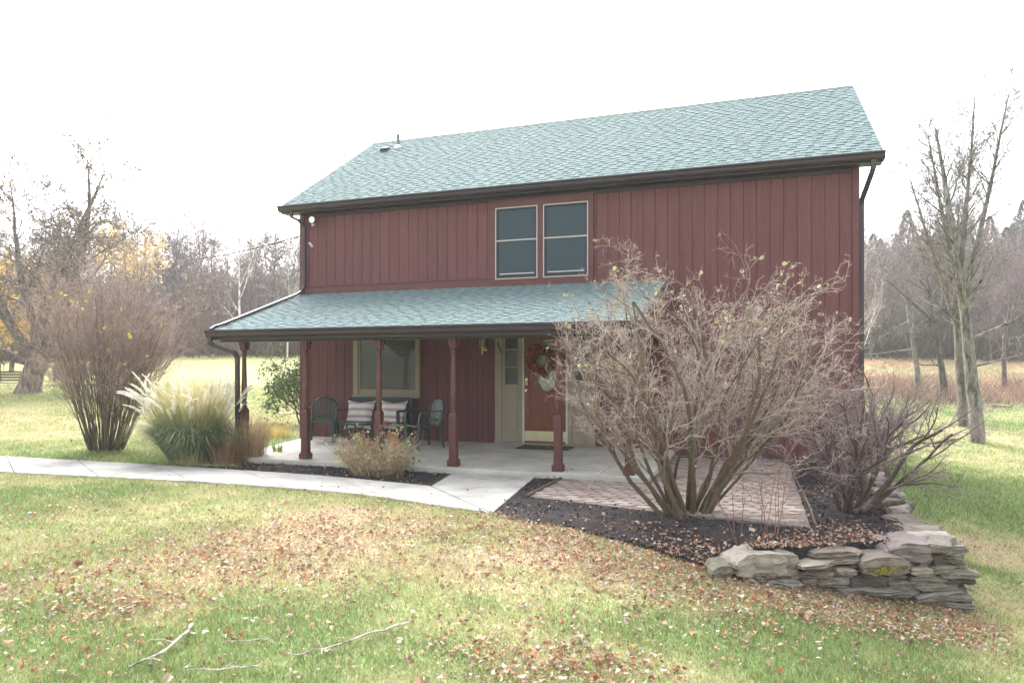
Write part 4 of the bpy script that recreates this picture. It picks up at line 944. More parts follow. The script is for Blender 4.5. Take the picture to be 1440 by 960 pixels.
# fallen leaves
LB = []
for u, v, r_, w_ in ((1150, 846, .26, 24), (1080, 832, .2, 18), (1250, 864, .2, 24), (1330, 876, .18, 20), (1030, 818, .2, 14), (1200, 856, .2, 20), (1290, 870, .2, 18), (250, 780, .6, 2), (330, 770, .6, 2), (170, 850, .25, 5), (430, 800, .5, 1.5), (500, 740, .8, 2.2), (650, 740, .6, 2.5), (800, 770, .5, 3), (900, 800, .5, 3), (960, 830, .4, 3), (740, 738, .15, 5), (790, 752, .18, 6), (850, 765, .2, 6), (910, 778, .2, 7), (960, 788, .2, 8), (1000, 800, .15, 8), (30, 830, .4, 2), (60, 720, .6, 2),
                     (330, 660, .3, 7), (400, 656, .3, 5), (540, 678, .22, 7), (500, 672, .2, 6), (590, 676, .2, 4), (1200, 755, .35, 5), (1230, 770, .3, 5), (1130, 775, .3, 2), (1180, 690, .25, 3), (780, 940, .2, 3), (860, 945, .2, 3), (700, 930, .25, 2), (1040, 770, .3, 3), (1150, 700, .15, 5)):
    if v < 780 and u > 690 and not (u < 1000 and v > 765): x, y, z = gp(u, v, -.13)
    else: x, y, z, _ = on(u, v)
    LB.append((x, y, r_, w_))
def leafdens(x, y):
    w = .32+(2.4*np.clip(fbm(x+5, y+3, 1.9, 5)-.52, 0, 1)*2)*(.5+fbm(x, y+40, 7., 2))+.8*np.clip(straw(x, y)-.5, 0, 1)
    for bx_, by_, r_, a_ in LB: w = w+a_*np.exp(-((x-bx_)**2+(y-by_)**2)/(2*r_*r_))
    return w
n = 230000; x, y, d = scatter_view(n, 3.0, 26, power=.8)
x2, y2, d2 = scatter_view(90000, 2.5, 24, -1000, -60, .8); x3, y3, d3 = scatter_view(90000, 2.5, 24, 1500, 2400, .8); x = np.concatenate([x, x2, x3]); y = np.concatenate([y, y2, y3]); d = np.concatenate([d, d2, d3]); n = len(x)
w = leafdens(x, y)*np.where(d > 9, .6, 1)
inb = in_poly(x, y, BED_R) | in_poly(x, y, BED_L)
onp = in_poly(x, y, P_MAIN) | in_poly(x, y, P_BRANCH) | in_poly(x, y, SLAB); onpat = in_poly(x, y, PATIO)
w = np.where(inb, np.maximum(w-.6, 0)*.55+.07, w); w = np.where(onpat, w*.18, w); w = np.where(onp, .015, w)
keep = (nrs.rand(n)*7.5 < w*np.where(inb, .75, 1)) & ~in_poly(x, y, HOUSEP); x, y, d = x[keep], y[keep], d[keep]
z = gz(x, y)+nrs.uniform(.012, .04, len(x)); z = np.where(in_poly(x, y, BED_R) | in_poly(x, y, BED_L), bedz(x, y)+nrs.uniform(.01, .035, len(x)), z)
z = np.where(in_poly(x, y, PATIO), -.098, z); z = np.where(in_poly(x, y, P_MAIN) | in_poly(x, y, P_BRANCH), -.098, z); z = np.where(in_poly(x, y, SLAB), .016*y+.008, z)
n = len(x); pal = np.array([(.36, .20, .12), (.43, .28, .19), (.48, .36, .27), (.52, .42, .34), (.27, .13, .085), (.46, .17, .08), (.25, .17, .13), (.55, .48, .42)]); pw = np.array([.2, .2, .18, .12, .1, .06, .08, .06]); ci = nrs.choice(8, n, p=pw/pw.sum())
cc = pal[ci]*nrs.uniform(.75, 1.2, (n, 1)); a = nrs.uniform(0, 2*PI, n); tilt = nrs.normal(0, .28, n)
me = leaf_mesh('fallen_leaves', np.stack([x, y, z], -1), np.stack([np.cos(a), np.sin(a), tilt], -1), (.012+.030*nrs.rand(n)**1.7)*np.where(nrs.rand(n) < .08, 1.5, 1), cc, nrs, fold=.9, aspect=.42)
# leaf_mesh picks a random roll; flatten it so that most leaves lie on the ground
co = np.empty(len(me.vertices)*3, dtype=np.float32); me.vertices.foreach_get('co', co); co = co.reshape(-1, 7, 3)
zb_ = z[:, None]; co[:, :, 2] = zb_+np.clip(co[:, :, 2]-zb_, -.02, .04)*nrs.uniform(.3, 1.1, (n, 1))+nrs.uniform(-.006, .006, (n, 7)); me.vertices.foreach_set('co', co.ravel()); me.update()
tag(link('fallen_leaves', me, M['leafc']), 'brown, rust and pale fallen leaves strewn over lawn and beds', 'leaves', kind='stuff')
# mulch chips
n = 60000; xs = nrs.uniform(-1, 13, n); ys = nrs.uniform(-7.5, .2, n); inb = (in_poly(xs, ys, BED_R) | in_poly(xs, ys, BED_L)) & ~in_poly(xs, ys, PATIO); xs, ys = xs[inb], ys[inb]; n = len(xs)
cc = np.array((.035, .030, .032))*nrs.uniform(.4, 2.2, (n, 1)); cc = np.where((nrs.rand(n) < .03)[:, None], np.array((.34, .27, .2)), cc)
me = leaf_mesh('mulch_chips', np.stack([xs, ys, bedz(xs, ys)+nrs.uniform(-.012, .022, n)], -1), nrs.normal(size=(n, 3))*np.array((1, 1, .35)), nrs.uniform(.015, .045, n), cc, nrs, fold=.3, aspect=.22)
tag(link('mulch_chips', me, M['chips']), 'dark shredded bark mulch', 'mulch', kind='stuff')
# fallen sticks on the lawn
def stick(pts, r0, label, seed, twig=2):
    rr_ = random.Random(seed); P = []
    for (u, v) in pts: x, y, z, d = on(u, v); P.append(Vector((x, y, z+.035+rr_.uniform(0, .015))))
    Q = []
    for a, b in zip(P[:-1], P[1:]):
        for k in range(4): Q.append(a.lerp(b, k/4)+Vector((rr_.gauss(0, .006), rr_.gauss(0, .006), rr_.gauss(0, .004))))
    Q.append(P[-1]); mb = MB(); mb.col = (.42, .37, .32); n = len(Q); mb.tube(Q, [r0*(1-.6*i/n) for i in range(n)], 7)
    for k in range(twig):
        i = rr_.randrange(2, n-1); q = Q[i]; e = q+Vector((rr_.uniform(-.15, .15), rr_.uniform(-.15, .15), rr_.uniform(0, .03))); mb.tube([q, q.lerp(e, .5)+Vector((0, 0, .01)), e], [r0*.4, r0*.3, r0*.2], 5)
    tag(mb.build('fallen_stick', M['bark'], colors=True, smooth=True), label, 'stick')
stick([(272, 888), (262, 904), (225, 932), (180, 952)], .011, 'thick pale stick lying in the grass at lower left', 1)
stick([(575, 885), (530, 902), (470, 916), (412, 934)], .008, 'long thin pale stick lying in the grass near the bottom centre', 2, 3)
stick([(366, 947), (330, 953), (262, 955)], .005, 'small bent twig in the grass just below the long thin stick', 3, 1)
stick([(378, 911), (350, 914), (325, 915)], .004, 'tiny twig in the grass left of the long thin stick', 4, 1)

# ------------------------------------------------------------------ porch furniture
def resin_chair(x, y, rz, label):
    t = thing('plastic_chair', label, 'chair', (x, y, .016*y+.002), rz, 'green plastic chairs on the porch')
    mb = MB(); w = .25
    n = 8; P = []
    for j in range(n+1):
        yy = -.22+.44*j/n; zz = .40+.012*math.cos(j/n*PI)-.03*(j/n)
        for i in range(n+1):
            xx = (-.23+.46*i/n)*(1-.1*j/n); P.append((xx, yy, zz-.018*(1-((i-n/2)/(n/2))**2)+(-.02 if j == 0 else 0)))
    Fs = [(j*(n+1)+i, j*(n+1)+i+1, (j+1)*(n+1)+i+1, (j+1)*(n+1)+i) for j in range(n) for i in range(n)]; mb.add(P, Fs)
    s = mb.build('seat', M['plastic'], t, smooth=True, recalc=False); sm = s.modifiers.new('s', 'SOLIDIFY'); sm.thickness = .02
    mb = MB()   # back: arched rim with vertical slats
    rim = [];
    for k in range(17):
        a = PI*k/16; rim.append((-.235*math.cos(a), .24+.07*math.sin(a)+.02, .60+.21*math.sin(a)**.7))
    mb.tube([(-.21, .18, .40), (-.225, .23, .5)]+rim+[(.225, .23, .5), (.21, .18, .40)], .018, 8)
    for k in range(-3, 4):
        xb = k*.043; xt = k*.058; a = math.acos(max(-1, min(1, xt/.235))); zt_ = .60+.21*math.sin(a)**.7
        mb.bar((xb, .215, .40), (xt, .26+.06*math.sin(a), zt_), .026, .008, up=(0, 1, 0))
    mb.bar((-.2, .22, .47), (.2, .22, .47), .01, .05)
    mb.build('backrest', M['plastic'], t, smooth=True)
    for sx in (-1, 1):
        a = MB(); a.bar((sx*.25, .24, .64), (sx*.275, .0, .635), .05, .016); a.bar((sx*.275, .0, .635), (sx*.265, -.20, .61), .05, .016); a.bar((sx*.265, -.20, .61), (sx*.245, -.23, .42), .045, .02, up=(0, 1, 0)); a.build('armrest', M['plastic'], t, bevel=.006)
        for yy, yb in ((-.20, -.25), (.20, .27)):
            l = MB(); l.tube([(sx*.225, yy, .42), (sx*.235, (yy+yb)/2, .2), (sx*.25, yb, 0)], [.032, .026, .018], 4); l.build('leg', M['plastic'], t)
    return t
pc = yp(454, 600, -.75); resin_chair(pc[0], -.75, math.radians(27), 'green plastic chair facing out beside the left porch corner')
pc = yp(595, 600, -.95); resin_chair(pc[0], -.95, math.radians(-34), 'green plastic chair turned sideways right of the bench')
# bench
xa, xb = WX(479, -.6), WX(568, -.6); bw = xb-xa; bm = (xa+xb)/2
bt = thing('bench', 'dark green outdoor bench under the picture window', 'bench', (bm, -.55, -.008))
h = bw/2
mb = MB()
for k in range(5): mb.box(-h+.03, h-.03, -.27+k*.105, -.19+k*.105, .37, .39)
mb.build('seat', M['bench'], bt, bevel=.004)
mb = MB(); mb.box(-h+.02, h-.02, .26, .285, .70, .83)
mb.box(-h+.02, h-.02, .25, .275, .44, .48)
k = -h+.06
while k < h-.04: mb.box(k, k+.022, .255, .27, .48, .70); k += .062
mb.build('backrest', M['bench'], bt, bevel=.004)
for sx in (-1, 1):
    a = MB(); a.bar((sx*h, .24, .60), (sx*h, -.30, .60), .06, .03); a.build('armrest', M['bench'], bt, bevel=.008)
    for yy in (-.28, .25): l = MB(); l.box(sx*h-.025, sx*h+.025, yy-.025, yy+.025, 0, .60 if yy < 0 else .82); l.build('leg', M['bench'], bt, bevel=.004)
def cushion(u, v, label, rz, rx):
    x, y, z = yp(u, v, -.42); n = 14; P = []; s_ = .265
    for side in (-1, 1):
        for j in range(n+1):
            for i in range(n+1):
                a = -1+2*i/n; b = -1+2*j/n; puff = .075*((1-a**4)*(1-b**4))**.55
                pin = 1-.10*(abs(a*b))**2*-1; cx_ = a*s_*(1-.07*(1-b*b)); cz_ = b*s_*(1-.07*(1-a*a)); P.append((cx_*pin, side*puff+.006*math.sin(a*7+b*3), cz_*pin))
    N_ = (n+1)**2; Fs = []
    for side in range(2):
        for j in range(n):
            for i in range(n):
                q = (side*N_+j*(n+1)+i, side*N_+j*(n+1)+i+1, side*N_+(j+1)*(n+1)+i+1, side*N_+(j+1)*(n+1)+i); Fs.append(q if side == 0 else q[::-1])
    mb = MB(); mb.add(P, Fs); o = mb.build('cushion', M['cushion'], smooth=True, recalc=False); o.location = (x, y, z); o.rotation_euler = (rx, 0, rz)
    return tag(o, label, 'cushion', 'striped cushions on the bench')
cushion(506, 583, 'striped grey and cream cushion on the left end of the bench', math.radians(6), math.radians(-20))
cushion(551, 584, 'striped grey and cream cushion on the right half of the bench', math.radians(-4), math.radians(-20))
tx0 = yp(505, 600, -1.25)[0]; tb = thing('side_table', 'small dark green table standing in front of the bench', 'table', (tx0, -1.25, -.018))
mb = MB(); mb.box(-.22, .22, -.2, .2, .395, .42); mb.build('tabletop', M['plastic'], tb, bevel=.01)
for sx in (-1, 1):
    for sy in (-1, 1): l = MB(); l.tube([(sx*.16, sy*.14, .4), (sx*.2, sy*.18, 0)], [.02, .014], 6); l.build('leg', M['plastic'], tb)
# doormat
a = gp(722, 628, 0); mx0, mx1 = WX(727, -.62), WX(800, -.62)
mb = MB(); mb.box(mx0, mx1, -.72, -.22, -.004, .012); o = mb.build('doormat', M['mat'], bevel=.004); o['label'] = 'flat green doormat in front of the door'; o['category'] = 'doormat'
# wreath
wx, _, wz = yp(762, 507, -.06); n = 1500; a = nrs.uniform(0, 2*PI, n); rr = .17+nrs.normal(0, .035, n); ps = np.stack([rr*np.cos(a), nrs.normal(-.03, .025, n), rr*1.1*np.sin(a)], -1)
cc = np.array([(.36, .12, .05), (.42, .17, .07), (.28, .10, .05), (.45, .24, .10)])[nrs.randint(4, size=n)]*nrs.uniform(.7, 1.2, (n, 1))
o = link('wreath', leaf_mesh('wreath', ps, np.stack([np.cos(a)+nrs.normal(0, .5, n), nrs.normal(-.5, .4, n), np.sin(a)+nrs.normal(0, .5, n)], -1), nrs.uniform(.03, .07, n), cc, nrs), M['leafc']); o.location = (wx, -.07, wz)
tag(o, 'rust orange autumn leaf wreath hanging on the front door', 'wreath')

# ------------------------------------------------------------------ trees
def barkf(c0, c1):
    c0 = np.array(c0); c1 = np.array(c1); return lambda l, t: c0*(1-min(1, l/3))+c1*min(1, l/3)
def make_tree(name, label, cat, loc, stems, SP, cf, seed, sides={0: 10, 1: 7, 2: 5}, group=None, cap=99999):
    r = random.Random(seed); lines = []; tips = []
    for p, d, L, rad in stems:
        if p[0] == 'z':
            pp = lines[0][0]; i = min(range(len(pp)), key=lambda j: abs(pp[j][2]-p[1])); p = pp[i]
        grow(r, lines, tips, p, tuple(Vector(d).normalized()), L, rad, 0, SP, cap)
    o = thing(name, label, cat, loc, group=group)
    link('trunk', tubes_mesh('trunk', [l for l in lines if l[2] == 0], sides, cf), M['bark'], o)
    link('crown', tubes_mesh('crown', [l for l in lines if l[2] > 0], sides, cf), M['bark'], o)
    return o, tips
def R3(a, b=0, c=0): v = rightv*a+fwd*b; return (v.x, v.y, c)
# big spreading tree at the left edge
x, y, z, d = on(40, 553); 
SPB = dict(n=[1, 12, 8, 6, 4], seg=[.4, .35, .3, .22, .2], wob=[.07, .12, .14, .16, .2], trop=[.012, .0, -.03, -.07, -.12], start=[.25, .15, .1, .1], ratio=[.40, .55, .5, .5], ang=[42, 42, 42, 40], rr=[.36, .5, .6, .85], rmin=.017, end=.10)
t0 = tuple(a*1.25 for a in R3(.30, 0, 1.0)); tk = [(0, 0, -.1), tuple(a*.5 for a in R3(.20, 0, 1)), t0]
cfb = barkf((.17, .14, .12), (.27, .235, .225))
stems = [(t0, R3(-1, -.1, .05), 4.2, .22), (t0, R3(.9, .1, .25), 3.6, .16), (t0, R3(.10, 0, 1), 8.2, .27), (t0, R3(-.8, .2, .75), 6.4, .20), (t0, R3(.50, -.1, 1), 8.6, .24), (t0, R3(-.30, .3, 1), 8.2, .22), (t0, R3(.2, -.5, .8), 5.5, .16), (t0, R3(.8, .3, .8), 6.5, .17), (t0, R3(-.55, -.3, 1), 7, .17)]
bt_, tips = make_tree('broadleaf_tree', 'big spreading bare tree with thick forked trunk at the left edge', 'tree', (x, y, z), stems, SPB, cfb, 51)
mb = MB(); mb.col = (.21, .165, .135); mb.tube([(0, 0, -.2), tuple(a*.05 for a in R3(.2, 0, 1)), tuple(a*.3 for a in R3(.22, 0, 1)), tuple(a*.8 for a in R3(.24, 0, 1)), tuple(a*1.2 for a in R3(.3, 0, 1)), tuple(a*1.5 for a in R3(.3, 0, 1))], [.62, .5, .42, .38, .42, .30], 16); o = mb.build('bole', M['bark'], bt_, smooth=True, colors=True)
r = random.Random(2); sel = [t for t in tips if r.random() < .012]
link('leaves', leaf_mesh('leaves', [t[0] for t in sel], [(r.gauss(0, 1), r.gauss(0, 1), r.gauss(0, 1)) for t in sel], [r.uniform(.08, .15) for t in sel], jitcol((.50, .36, .16), nrs, len(sel), .3), nrs), M['leafc'], bt_)
# generic prototypes
def proto(seed, H, spread, SP, cf, cap=99999, rad=.16, lean=0, name='bare_tree', nst=1):
    r = random.Random(seed); stems = []
    for k in range(nst): stems.append(((0, 0, -.3), (r.gauss(0, .06)+lean+(k-(nst-1)/2)*.14, r.gauss(0, .06), 1), H, rad))
    lines = []; tips = []
    for p, d, L, ra in stems: grow(r, lines, tips, p, tuple(Vector(d).normalized()), L, ra, 0, SP, cap)
    return tubes_mesh('trunk', [l for l in lines if l[2] == 0], {0: 7}, cf), tubes_mesh('crown', [l for l in lines if l[2] > 0], {1: 4}, cf), tips
SPT = dict(n=[1, 16, 7, 6, 3], seg=[.8, .5, .35, .3, .25], wob=[.03, .07, .1, .13, .16], trop=[.02, .04, .04, .03, .0], start=[.22, .15, .1, .1], ratio=[.42, .5, .5, .5], ang=[42, 38, 36, 34], rr=[.42, .5, .6, .8], rmin=.020, end=.12)
cft = barkf((.20, .18, .165), (.27, .24, .23)); cfw = barkf((.70, .68, .65), (.48, .44, .42)); cfr = barkf((.13, .11, .10), (.26, .195, .185))
protos = [proto(61, 10, 1, SPT, cft), proto(62, 11, 1, SPT, cfr), proto(63, 9, 1, SPT, cft, nst=2, rad=.12), proto(64, 10, 1, dict(SPT, wob=[.06, .1, .14, .16, .2]), cfr, rad=.13), proto(65, 10, 1, dict(SPT, n=[1, 12, 6, 5, 3], rmin=.014), cfw, rad=.10)]
def place_tree(pi, u, d, s, label, group, rz=None, tilt=0, name='bare_tree'):
    s = s*(1.22 if u > 1200 and group else 1); x, y = at(u, d); o = thing(name, label, 'tree', (x, y, G(x, y)), nrs.uniform(0, 6.28) if rz is None else rz, group); o.rotation_euler[1] = tilt; o.scale = (s, s, s)
    for nm, me in (('trunk', protos[pi][0]), ('crown', protos[pi][1])):
        c = bpy.data.objects.new(nm, me); COL.objects.link(c); c.parent = o
        if not me.materials: me.materials.append(M['bark'])
    return o
gl = 'bare trees of the wood behind the left lawn'
for u, d, s, pi in ((-60, 52, 1., 0), (-10, 60, 1.1, 1), (60, 66, 1.1, 0), (110, 58, 1.05, 2), (150, 70, 1.1, 1), (190, 62, 1.05, 0), (228, 66, 1.12, 2), (262, 58, .95, 3), (290, 64, .98, 1), (318, 72, 1.0, 0), (350, 60, .78, 1), (372, 66, .85, 3), (402, 57, .92, 2), (425, 64, .95, 0), (30, 75, 1.2, 3), (130, 82, 1.2, 0), (210, 80, 1.2, 3), (280, 78, 1.05, 1), (340, 84, 1.0, 2), (390, 80, 1.0, 1), (450, 70, .95, 3),
                    (245, 52, .6, 3), (305, 50, .55, 1), (360, 53, .5, 3), (-30, 64, 1.1, 1), (20, 70, 1.15, 2), (85, 62, 1.0, 3), (170, 64, 1.05, 1), (205, 68, 1.12, 0), (240, 72, 1.15, 1), (255, 64, 1.0, 2), (300, 70, 1.05, 0), (330, 66, .98, 3), (360, 74, 1.05, 2), (385, 64, .92, 1), (412, 70, 1.0, 3), (195, 50, .6, 2), (275, 90, 1.25, 0), (90, 92, 1.3, 1), (415, 92, 1.1, 0), (330, 55, .5, 1), (170, 54, .62, 0)):
    place_tree(pi, u, d, s*1.0, 'bare greyish tree in the wood behind the left lawn', gl)
place_tree(4, 338, 50, 1.02, 'slim white barked tree standing above the left porch roof edge', None, rz=1., name='birch_tree')
place_tree(4, 404, 47, .62, 'leaning white barked tree just left of the house wall', None, rz=2.2, tilt=-.45, name='birch_tree')
# yellow-leaved tree behind the big one
def leafy(name, label, u, d, H, R_, cx0, cz0, n, col, seed, amt=.3, rmul=(1, 1, .8), size=.18):
    x, y = at(u, d); rs = np.random.RandomState(seed); o = thing(name, label, 'tree', (x, y, G(x, y)))
    pr = proto(seed, H, 1, dict(SPT, n=[1, 12, 6, 4]), cft, 99999, .14); link('trunk', pr[0], M['bark'], o); link('crown', pr[1], M['bark'], o)
    k = n//40; cen = rs.normal(size=(k, 3)); cen /= np.linalg.norm(cen, axis=1)[:, None]; cen *= (rs.uniform(.2, 1, (k, 1))**.5)*R_*np.array(rmul); cen[:, 2] += cz0
    ps = np.repeat(cen, 40, 0)+rs.normal(0, R_*.13, (k*40, 3)); m = len(ps)
    cb = np.repeat(rs.uniform(.7, 1.25, (k, 1)), 40, 0)
    link('leaves', leaf_mesh('leaves', ps, rs.normal(size=(m, 3)), rs.uniform(size*.6, size*1.3, m), jitcol(col, rs, m, amt)*cb, rs), M['foliage'], o); return o
leafy('autumn_tree', 'yellow leaved tree glowing behind the big bare tree', 15, 40, 7, 3.2, 0, 3.9, 5200, (.60, .43, .17), 71)
leafy('autumn_tree', 'pale golden leaved tree left of the utility pole', 178, 48, 8, 2.6, 0, 7.2, 1700, (.62, .47, .26), 72)
# trunks further back on the left
x, y, z, d = on(88, 533)
mk = barkf((.26, .22, .19), (.30, .26, .24)); make_tree('bare_tree', 'tree with a stout grey trunk standing behind the big spreading tree', 'tree', (x, y, z), [((0, 0, -.2), R3(.03, 0, 1), 8, .42)], dict(SPT, rmin=.012), mk, 81)
# conifers and bare trees of the right-hand wood
def conifer_mesh(seed, H=11, R_=2.3, n=11000, col=(.085, .12, .075)):
    rs = np.random.RandomState(seed); t = rs.rand(n)**.8; z = .8+t*(H-.8); t = z/H; whorl = np.sin(z*5.5)*.12; rmax = R_*(1-t)**.85*(1+whorl*1.5)+.05; a = rs.uniform(0, 2*PI, n); lob = 1+.22*np.sin(a*5+z*3.1)+.12*np.sin(a*9-z*2)
    rr = rmax*lob*np.sqrt(rs.uniform(.15, 1, n)); ps = np.stack([rr*np.cos(a), rr*np.sin(a), z-.22*rr], -1); d = np.stack([np.cos(a), np.sin(a), -.25+rs.normal(0, .35, n)], -1)
    return leaf_mesh('foliage', ps, d, rs.uniform(.12, .36, n)*(1.15-.75*t), jitcol(col, rs, n, .55), rs, aspect=.3)
con = [conifer_mesh(1, 11, 3.1, 13000, col=(.075, .10, .065)), conifer_mesh(2, 12, 3.4, 14000, col=(.085, .105, .075)), conifer_mesh(3, 9.5, 2.7, 12000, col=(.065, .095, .06))]
mb = MB(); mb.col = (.15, .12, .1); mb.lathe([(.2, -.5), (.16, 3), (.05, 9)], 0, 0, 7); ctr = mb.build('trunk', M['bark'], colors=True); ctrm = ctr.data; bpy.data.objects.remove(ctr)
def place_con(i, u, d, s, label, group):
    x, y = at(u, d); o = thing('conifer_tree', label, 'tree', (x, y, G(x, y)), nrs.uniform(0, 6.28), group); o.scale = (s, s, s)
    c = bpy.data.objects.new('trunk', ctrm); COL.objects.link(c); c.parent = o
    if not con[i].materials: con[i].materials.append(M['foliage'])
    c = bpy.data.objects.new('foliage', con[i]); COL.objects.link(c); c.parent = o
gr = 'dark conifers in the wood behind the right lawn'
for k, (u, d, s) in enumerate(((1212, 82, 1.0), (1228, 70, .9), (1270, 68, .95), (1315, 70, 1.0), (1365, 68, .9), (1385, 72, 1.0), (1415, 70, 1.05), (1450, 70, 1.15), (1246, 84, 1.0), (1262, 78, 1.0), (1276, 86, 1.22), (1292, 80, 1.06), (1310, 88, 1.05), (1330, 82, 1.0), (1352, 88, 1.0), (1372, 80, .96), (1392, 84, 1.15), (1408, 78, 1.08), (1424, 86, 1.2), (1440, 80, 1.28), (1460, 76, 1.3), (1238, 92, 1.05), (1300, 95, 1.1), (1400, 96, 1.2), (1430, 74, 1.0), (1480, 82, 1.2))):
    place_con(k % 3, u, d, s, 'hazy dark conifer in the wood behind the right lawn', gr)
gb = 'bare trees of the wood behind the right lawn'
for u, d, s, pi in ((1205, 66, .85, 0), (1225, 62, .72, 1), (1245, 68, .85, 3), (1265, 60, .7, 0), (1290, 66, .8, 2), (1315, 61, .72, 1), (1340, 68, .85, 0), (1365, 62, .75, 3), (1390, 66, .8, 1), (1412, 60, .75, 0), (1435, 68, .9, 2), (1455, 62, .9, 1), (1235, 74, .9, 2), (1300, 73, .9, 3), (1355, 74, .95, 1), (1420, 73, .95, 3), (1215, 57, .6, 3), (1255, 56, .55, 1), (1330, 56, .5, 3), (1385, 57, .55, 2), (1430, 55, .55, 1), (1280, 54, .5, 2), (1218, 60, .75, 2), (1240, 58, .7, 0), (1258, 64, .8, 2), (1278, 62, .78, 1), (1300, 64, .8, 0), (1326, 66, .82, 3), (1348, 60, .75, 2), (1374, 66, .82, 1), (1400, 62, .8, 2), (1424, 64, .85, 0), (1445, 58, .85, 3), (1395, 52, .5, 3), (1225, 52, .5, 1)):
    place_tree(pi, u, d, s, 'thin bare tree in the wood behind the right lawn', gb)
place_tree(4, 1212, 30, .62, 'thin pale barked tree close to the right house wall', None, rz=.4)
# the two tall trees on the right lawn
SPR = dict(n=[1, 26, 6, 5, 2], seg=[.35, .25, .2, .16, .12], wob=[.014, .07, .10, .13, .16], trop=[.012, .07, .05, .04, .02], start=[.38, .15, .15, .1], ratio=[.24, .55, .6, .8], ang=[38, 34, 36, 38], rr=[.38, .55, .6, .7], rmin=.0055, end=.14)
cfl = barkf((.185, .18, .16), (.24, .21, .195))
x, y, z, d = on(1357, 600); make_tree('lawn_tree', 'rough barked bare tree behind its paler twin on the right lawn', 'tree', (x, y, z), [((0, 0, -.15), R3(-.05, 0, 1), 8.2, .20), (('z', 2.9), R3(-.22, .1, 1), 5.4, .10), (('z', 3.6), R3(.14, .1, 1), 5.0, .09)], SPR, barkf((.155, .14, .12), (.27, .24, .225)), 91)
x, y, z, d = on(1376, 623); make_tree('lawn_tree', 'tall pale lichen barked bare tree nearest on the right lawn', 'tree', (x, y, z), [((0, 0, -.15), R3(-.05, 0, 1), 8.6, .185), (('z', 3.6), R3(.26, 0, 1), 6.0, .085), (('z', 3.0), R3(-.12, .2, 1), 5.4, .09), (('z', 4.4), R3(.12, -.1, 1), 5.0, .07), (('z', 2.6), R3(1, -.2, .42), 2.6, .045), (('z', 1.9), R3(1, -.1, .25), 2.2, .035)], SPR, cfl, 92)
SPQ = dict(SPR, n=[1, 8, 5, 4, 3], ang=[58, 42, 40, 38], trop=[.0, .03, .03, .03, .02], ratio=[.5, .5, .5, .5], wob=[.04, .1, .13, .15, .18])
x, y, z, d = on(1330, 562); make_tree('lawn_tree', 'dark leaning bare tree left of the tall pair on the right', 'tree', (x, y, z), [((0, 0, -.15), R3(-.16, 0, 1), 4.2, .20), (('z', 3.6), R3(-.8, 0, .75), 3.2, .09), (('z', 4.2), R3(-.1, 0, 1), 3., .09), (('z', 4.), R3(.9, 0, .7), 2., .05)], SPQ, barkf((.09, .08, .07), (.19, .165, .15)), 93)
x, y, z, d = on(1289, 558); make_tree('lawn_tree', 'slender grey bare tree leftmost on the right lawn', 'tree', (x, y, z), [((0, 0, -.15), R3(.02, 0, 1), 6.0, .15), (('z', 2.2), R3(-1, -.2, -.1), 3.2, .05), (('z', 3.), R3(-1, -.2, .4), 2.2, .04)], SPQ, cfl, 94)
x, y = at(1412, 36); make_tree('lawn_tree', 'small dark bare tree in the rough field at far right', 'tree', (x, y, G(x, y)), [((0, 0, -.15), R3(.0, 0, 1), 5.6, .14)], SPQ, barkf((.15, .12, .11), (.25, .21, .2)), 95)
# bare brush along the creek and wood edge
def brush(name, n, u0, u1, d0, d1, h, w_, c0, c1, label, seed, clumps=160, sig=.9):
    rs = np.random.RandomState(seed); cu = rs.uniform(u0, u1, clumps); cd = rs.uniform(d0, d1, clumps); ch = rs.uniform(.35, 1, clumps); i = rs.randint(clumps, size=n); cx_, cy_ = at(cu[i], cd[i]); bx_ = cx_+rs.normal(0, sig*.45, n); by_ = cy_+rs.normal(0, sig*.45, n); z_ = gz(bx_, by_)
    hh = h*ch[i]*rs.uniform(.4, 1, n); le = rs.normal(0, .38, (n, 2))*hh[:, None]+np.stack([(bx_-cx_), (by_-cy_)], -1)*.7; a = rs.uniform(0, 2*PI, n); dx, dy = np.cos(a)*w_/2, np.sin(a)*w_/2
    V = np.stack([np.stack([bx_-dx, by_-dy, z_-.05], -1), np.stack([bx_+dx, by_+dy, z_-.05], -1), np.stack([bx_+le[:, 0]+dx*.3, by_+le[:, 1]+dy*.3, z_+hh], -1), np.stack([bx_+le[:, 0]-dx*.3, by_+le[:, 1]-dy*.3, z_+hh], -1)], 1).reshape(-1, 3)
    k = rs.rand(clumps)[i][:, None]; c = (np.array(c0)*(1-k)+np.array(c1)*k)*rs.uniform(.7, 1.3, (n, 1))
    tag(link(name, npmesh(name, V, np.arange(n*4).reshape(-1, 4), np.repeat(c, 4, 0)), M['bark_tan']), label, 'brush', kind='stuff')
brush('creek_brush', 7000, 1215, 1500, 31, 40, 1.1, .022, (.20, .15, .12), (.40, .27, .2), 'thicket of bare reddish brush along the creek', 5, 120, 1.6)
brush('field_grass', 11000, 1180, 1500, 36, 58, .35, .03, (.50, .32, .20), (.52, .44, .28), 'rust and straw coloured tall weeds on the far field', 6, 420, 2.2)
brush('wood_undergrowth', 45000, 1180, 1510, 56, 74, 3.2, .04, (.075, .065, .05), (.20, .20, .13), 'tangled undergrowth at the foot of the right hand wood', 7, 150, 2.6)
brush('wood_undergrowth', 60000, -60, 470, 50, 70, 3.6, .04, (.09, .075, .065), (.30, .235, .21), 'tangled undergrowth at the foot of the left hand wood', 8, 220, 2.6)
brush('far_wood', 70000, -120, 520, 84, 104, 9, .075, (.12, .11, .10), (.27, .235, .22), 'distant mass of bare woodland on the left', 9, 300, 3)
brush('far_wood', 60000, 1120, 1560, 90, 105, 8, .07, (.08, .085, .065), (.20, .18, .16), 'distant mass of bare woodland on the right', 10, 240, 3)
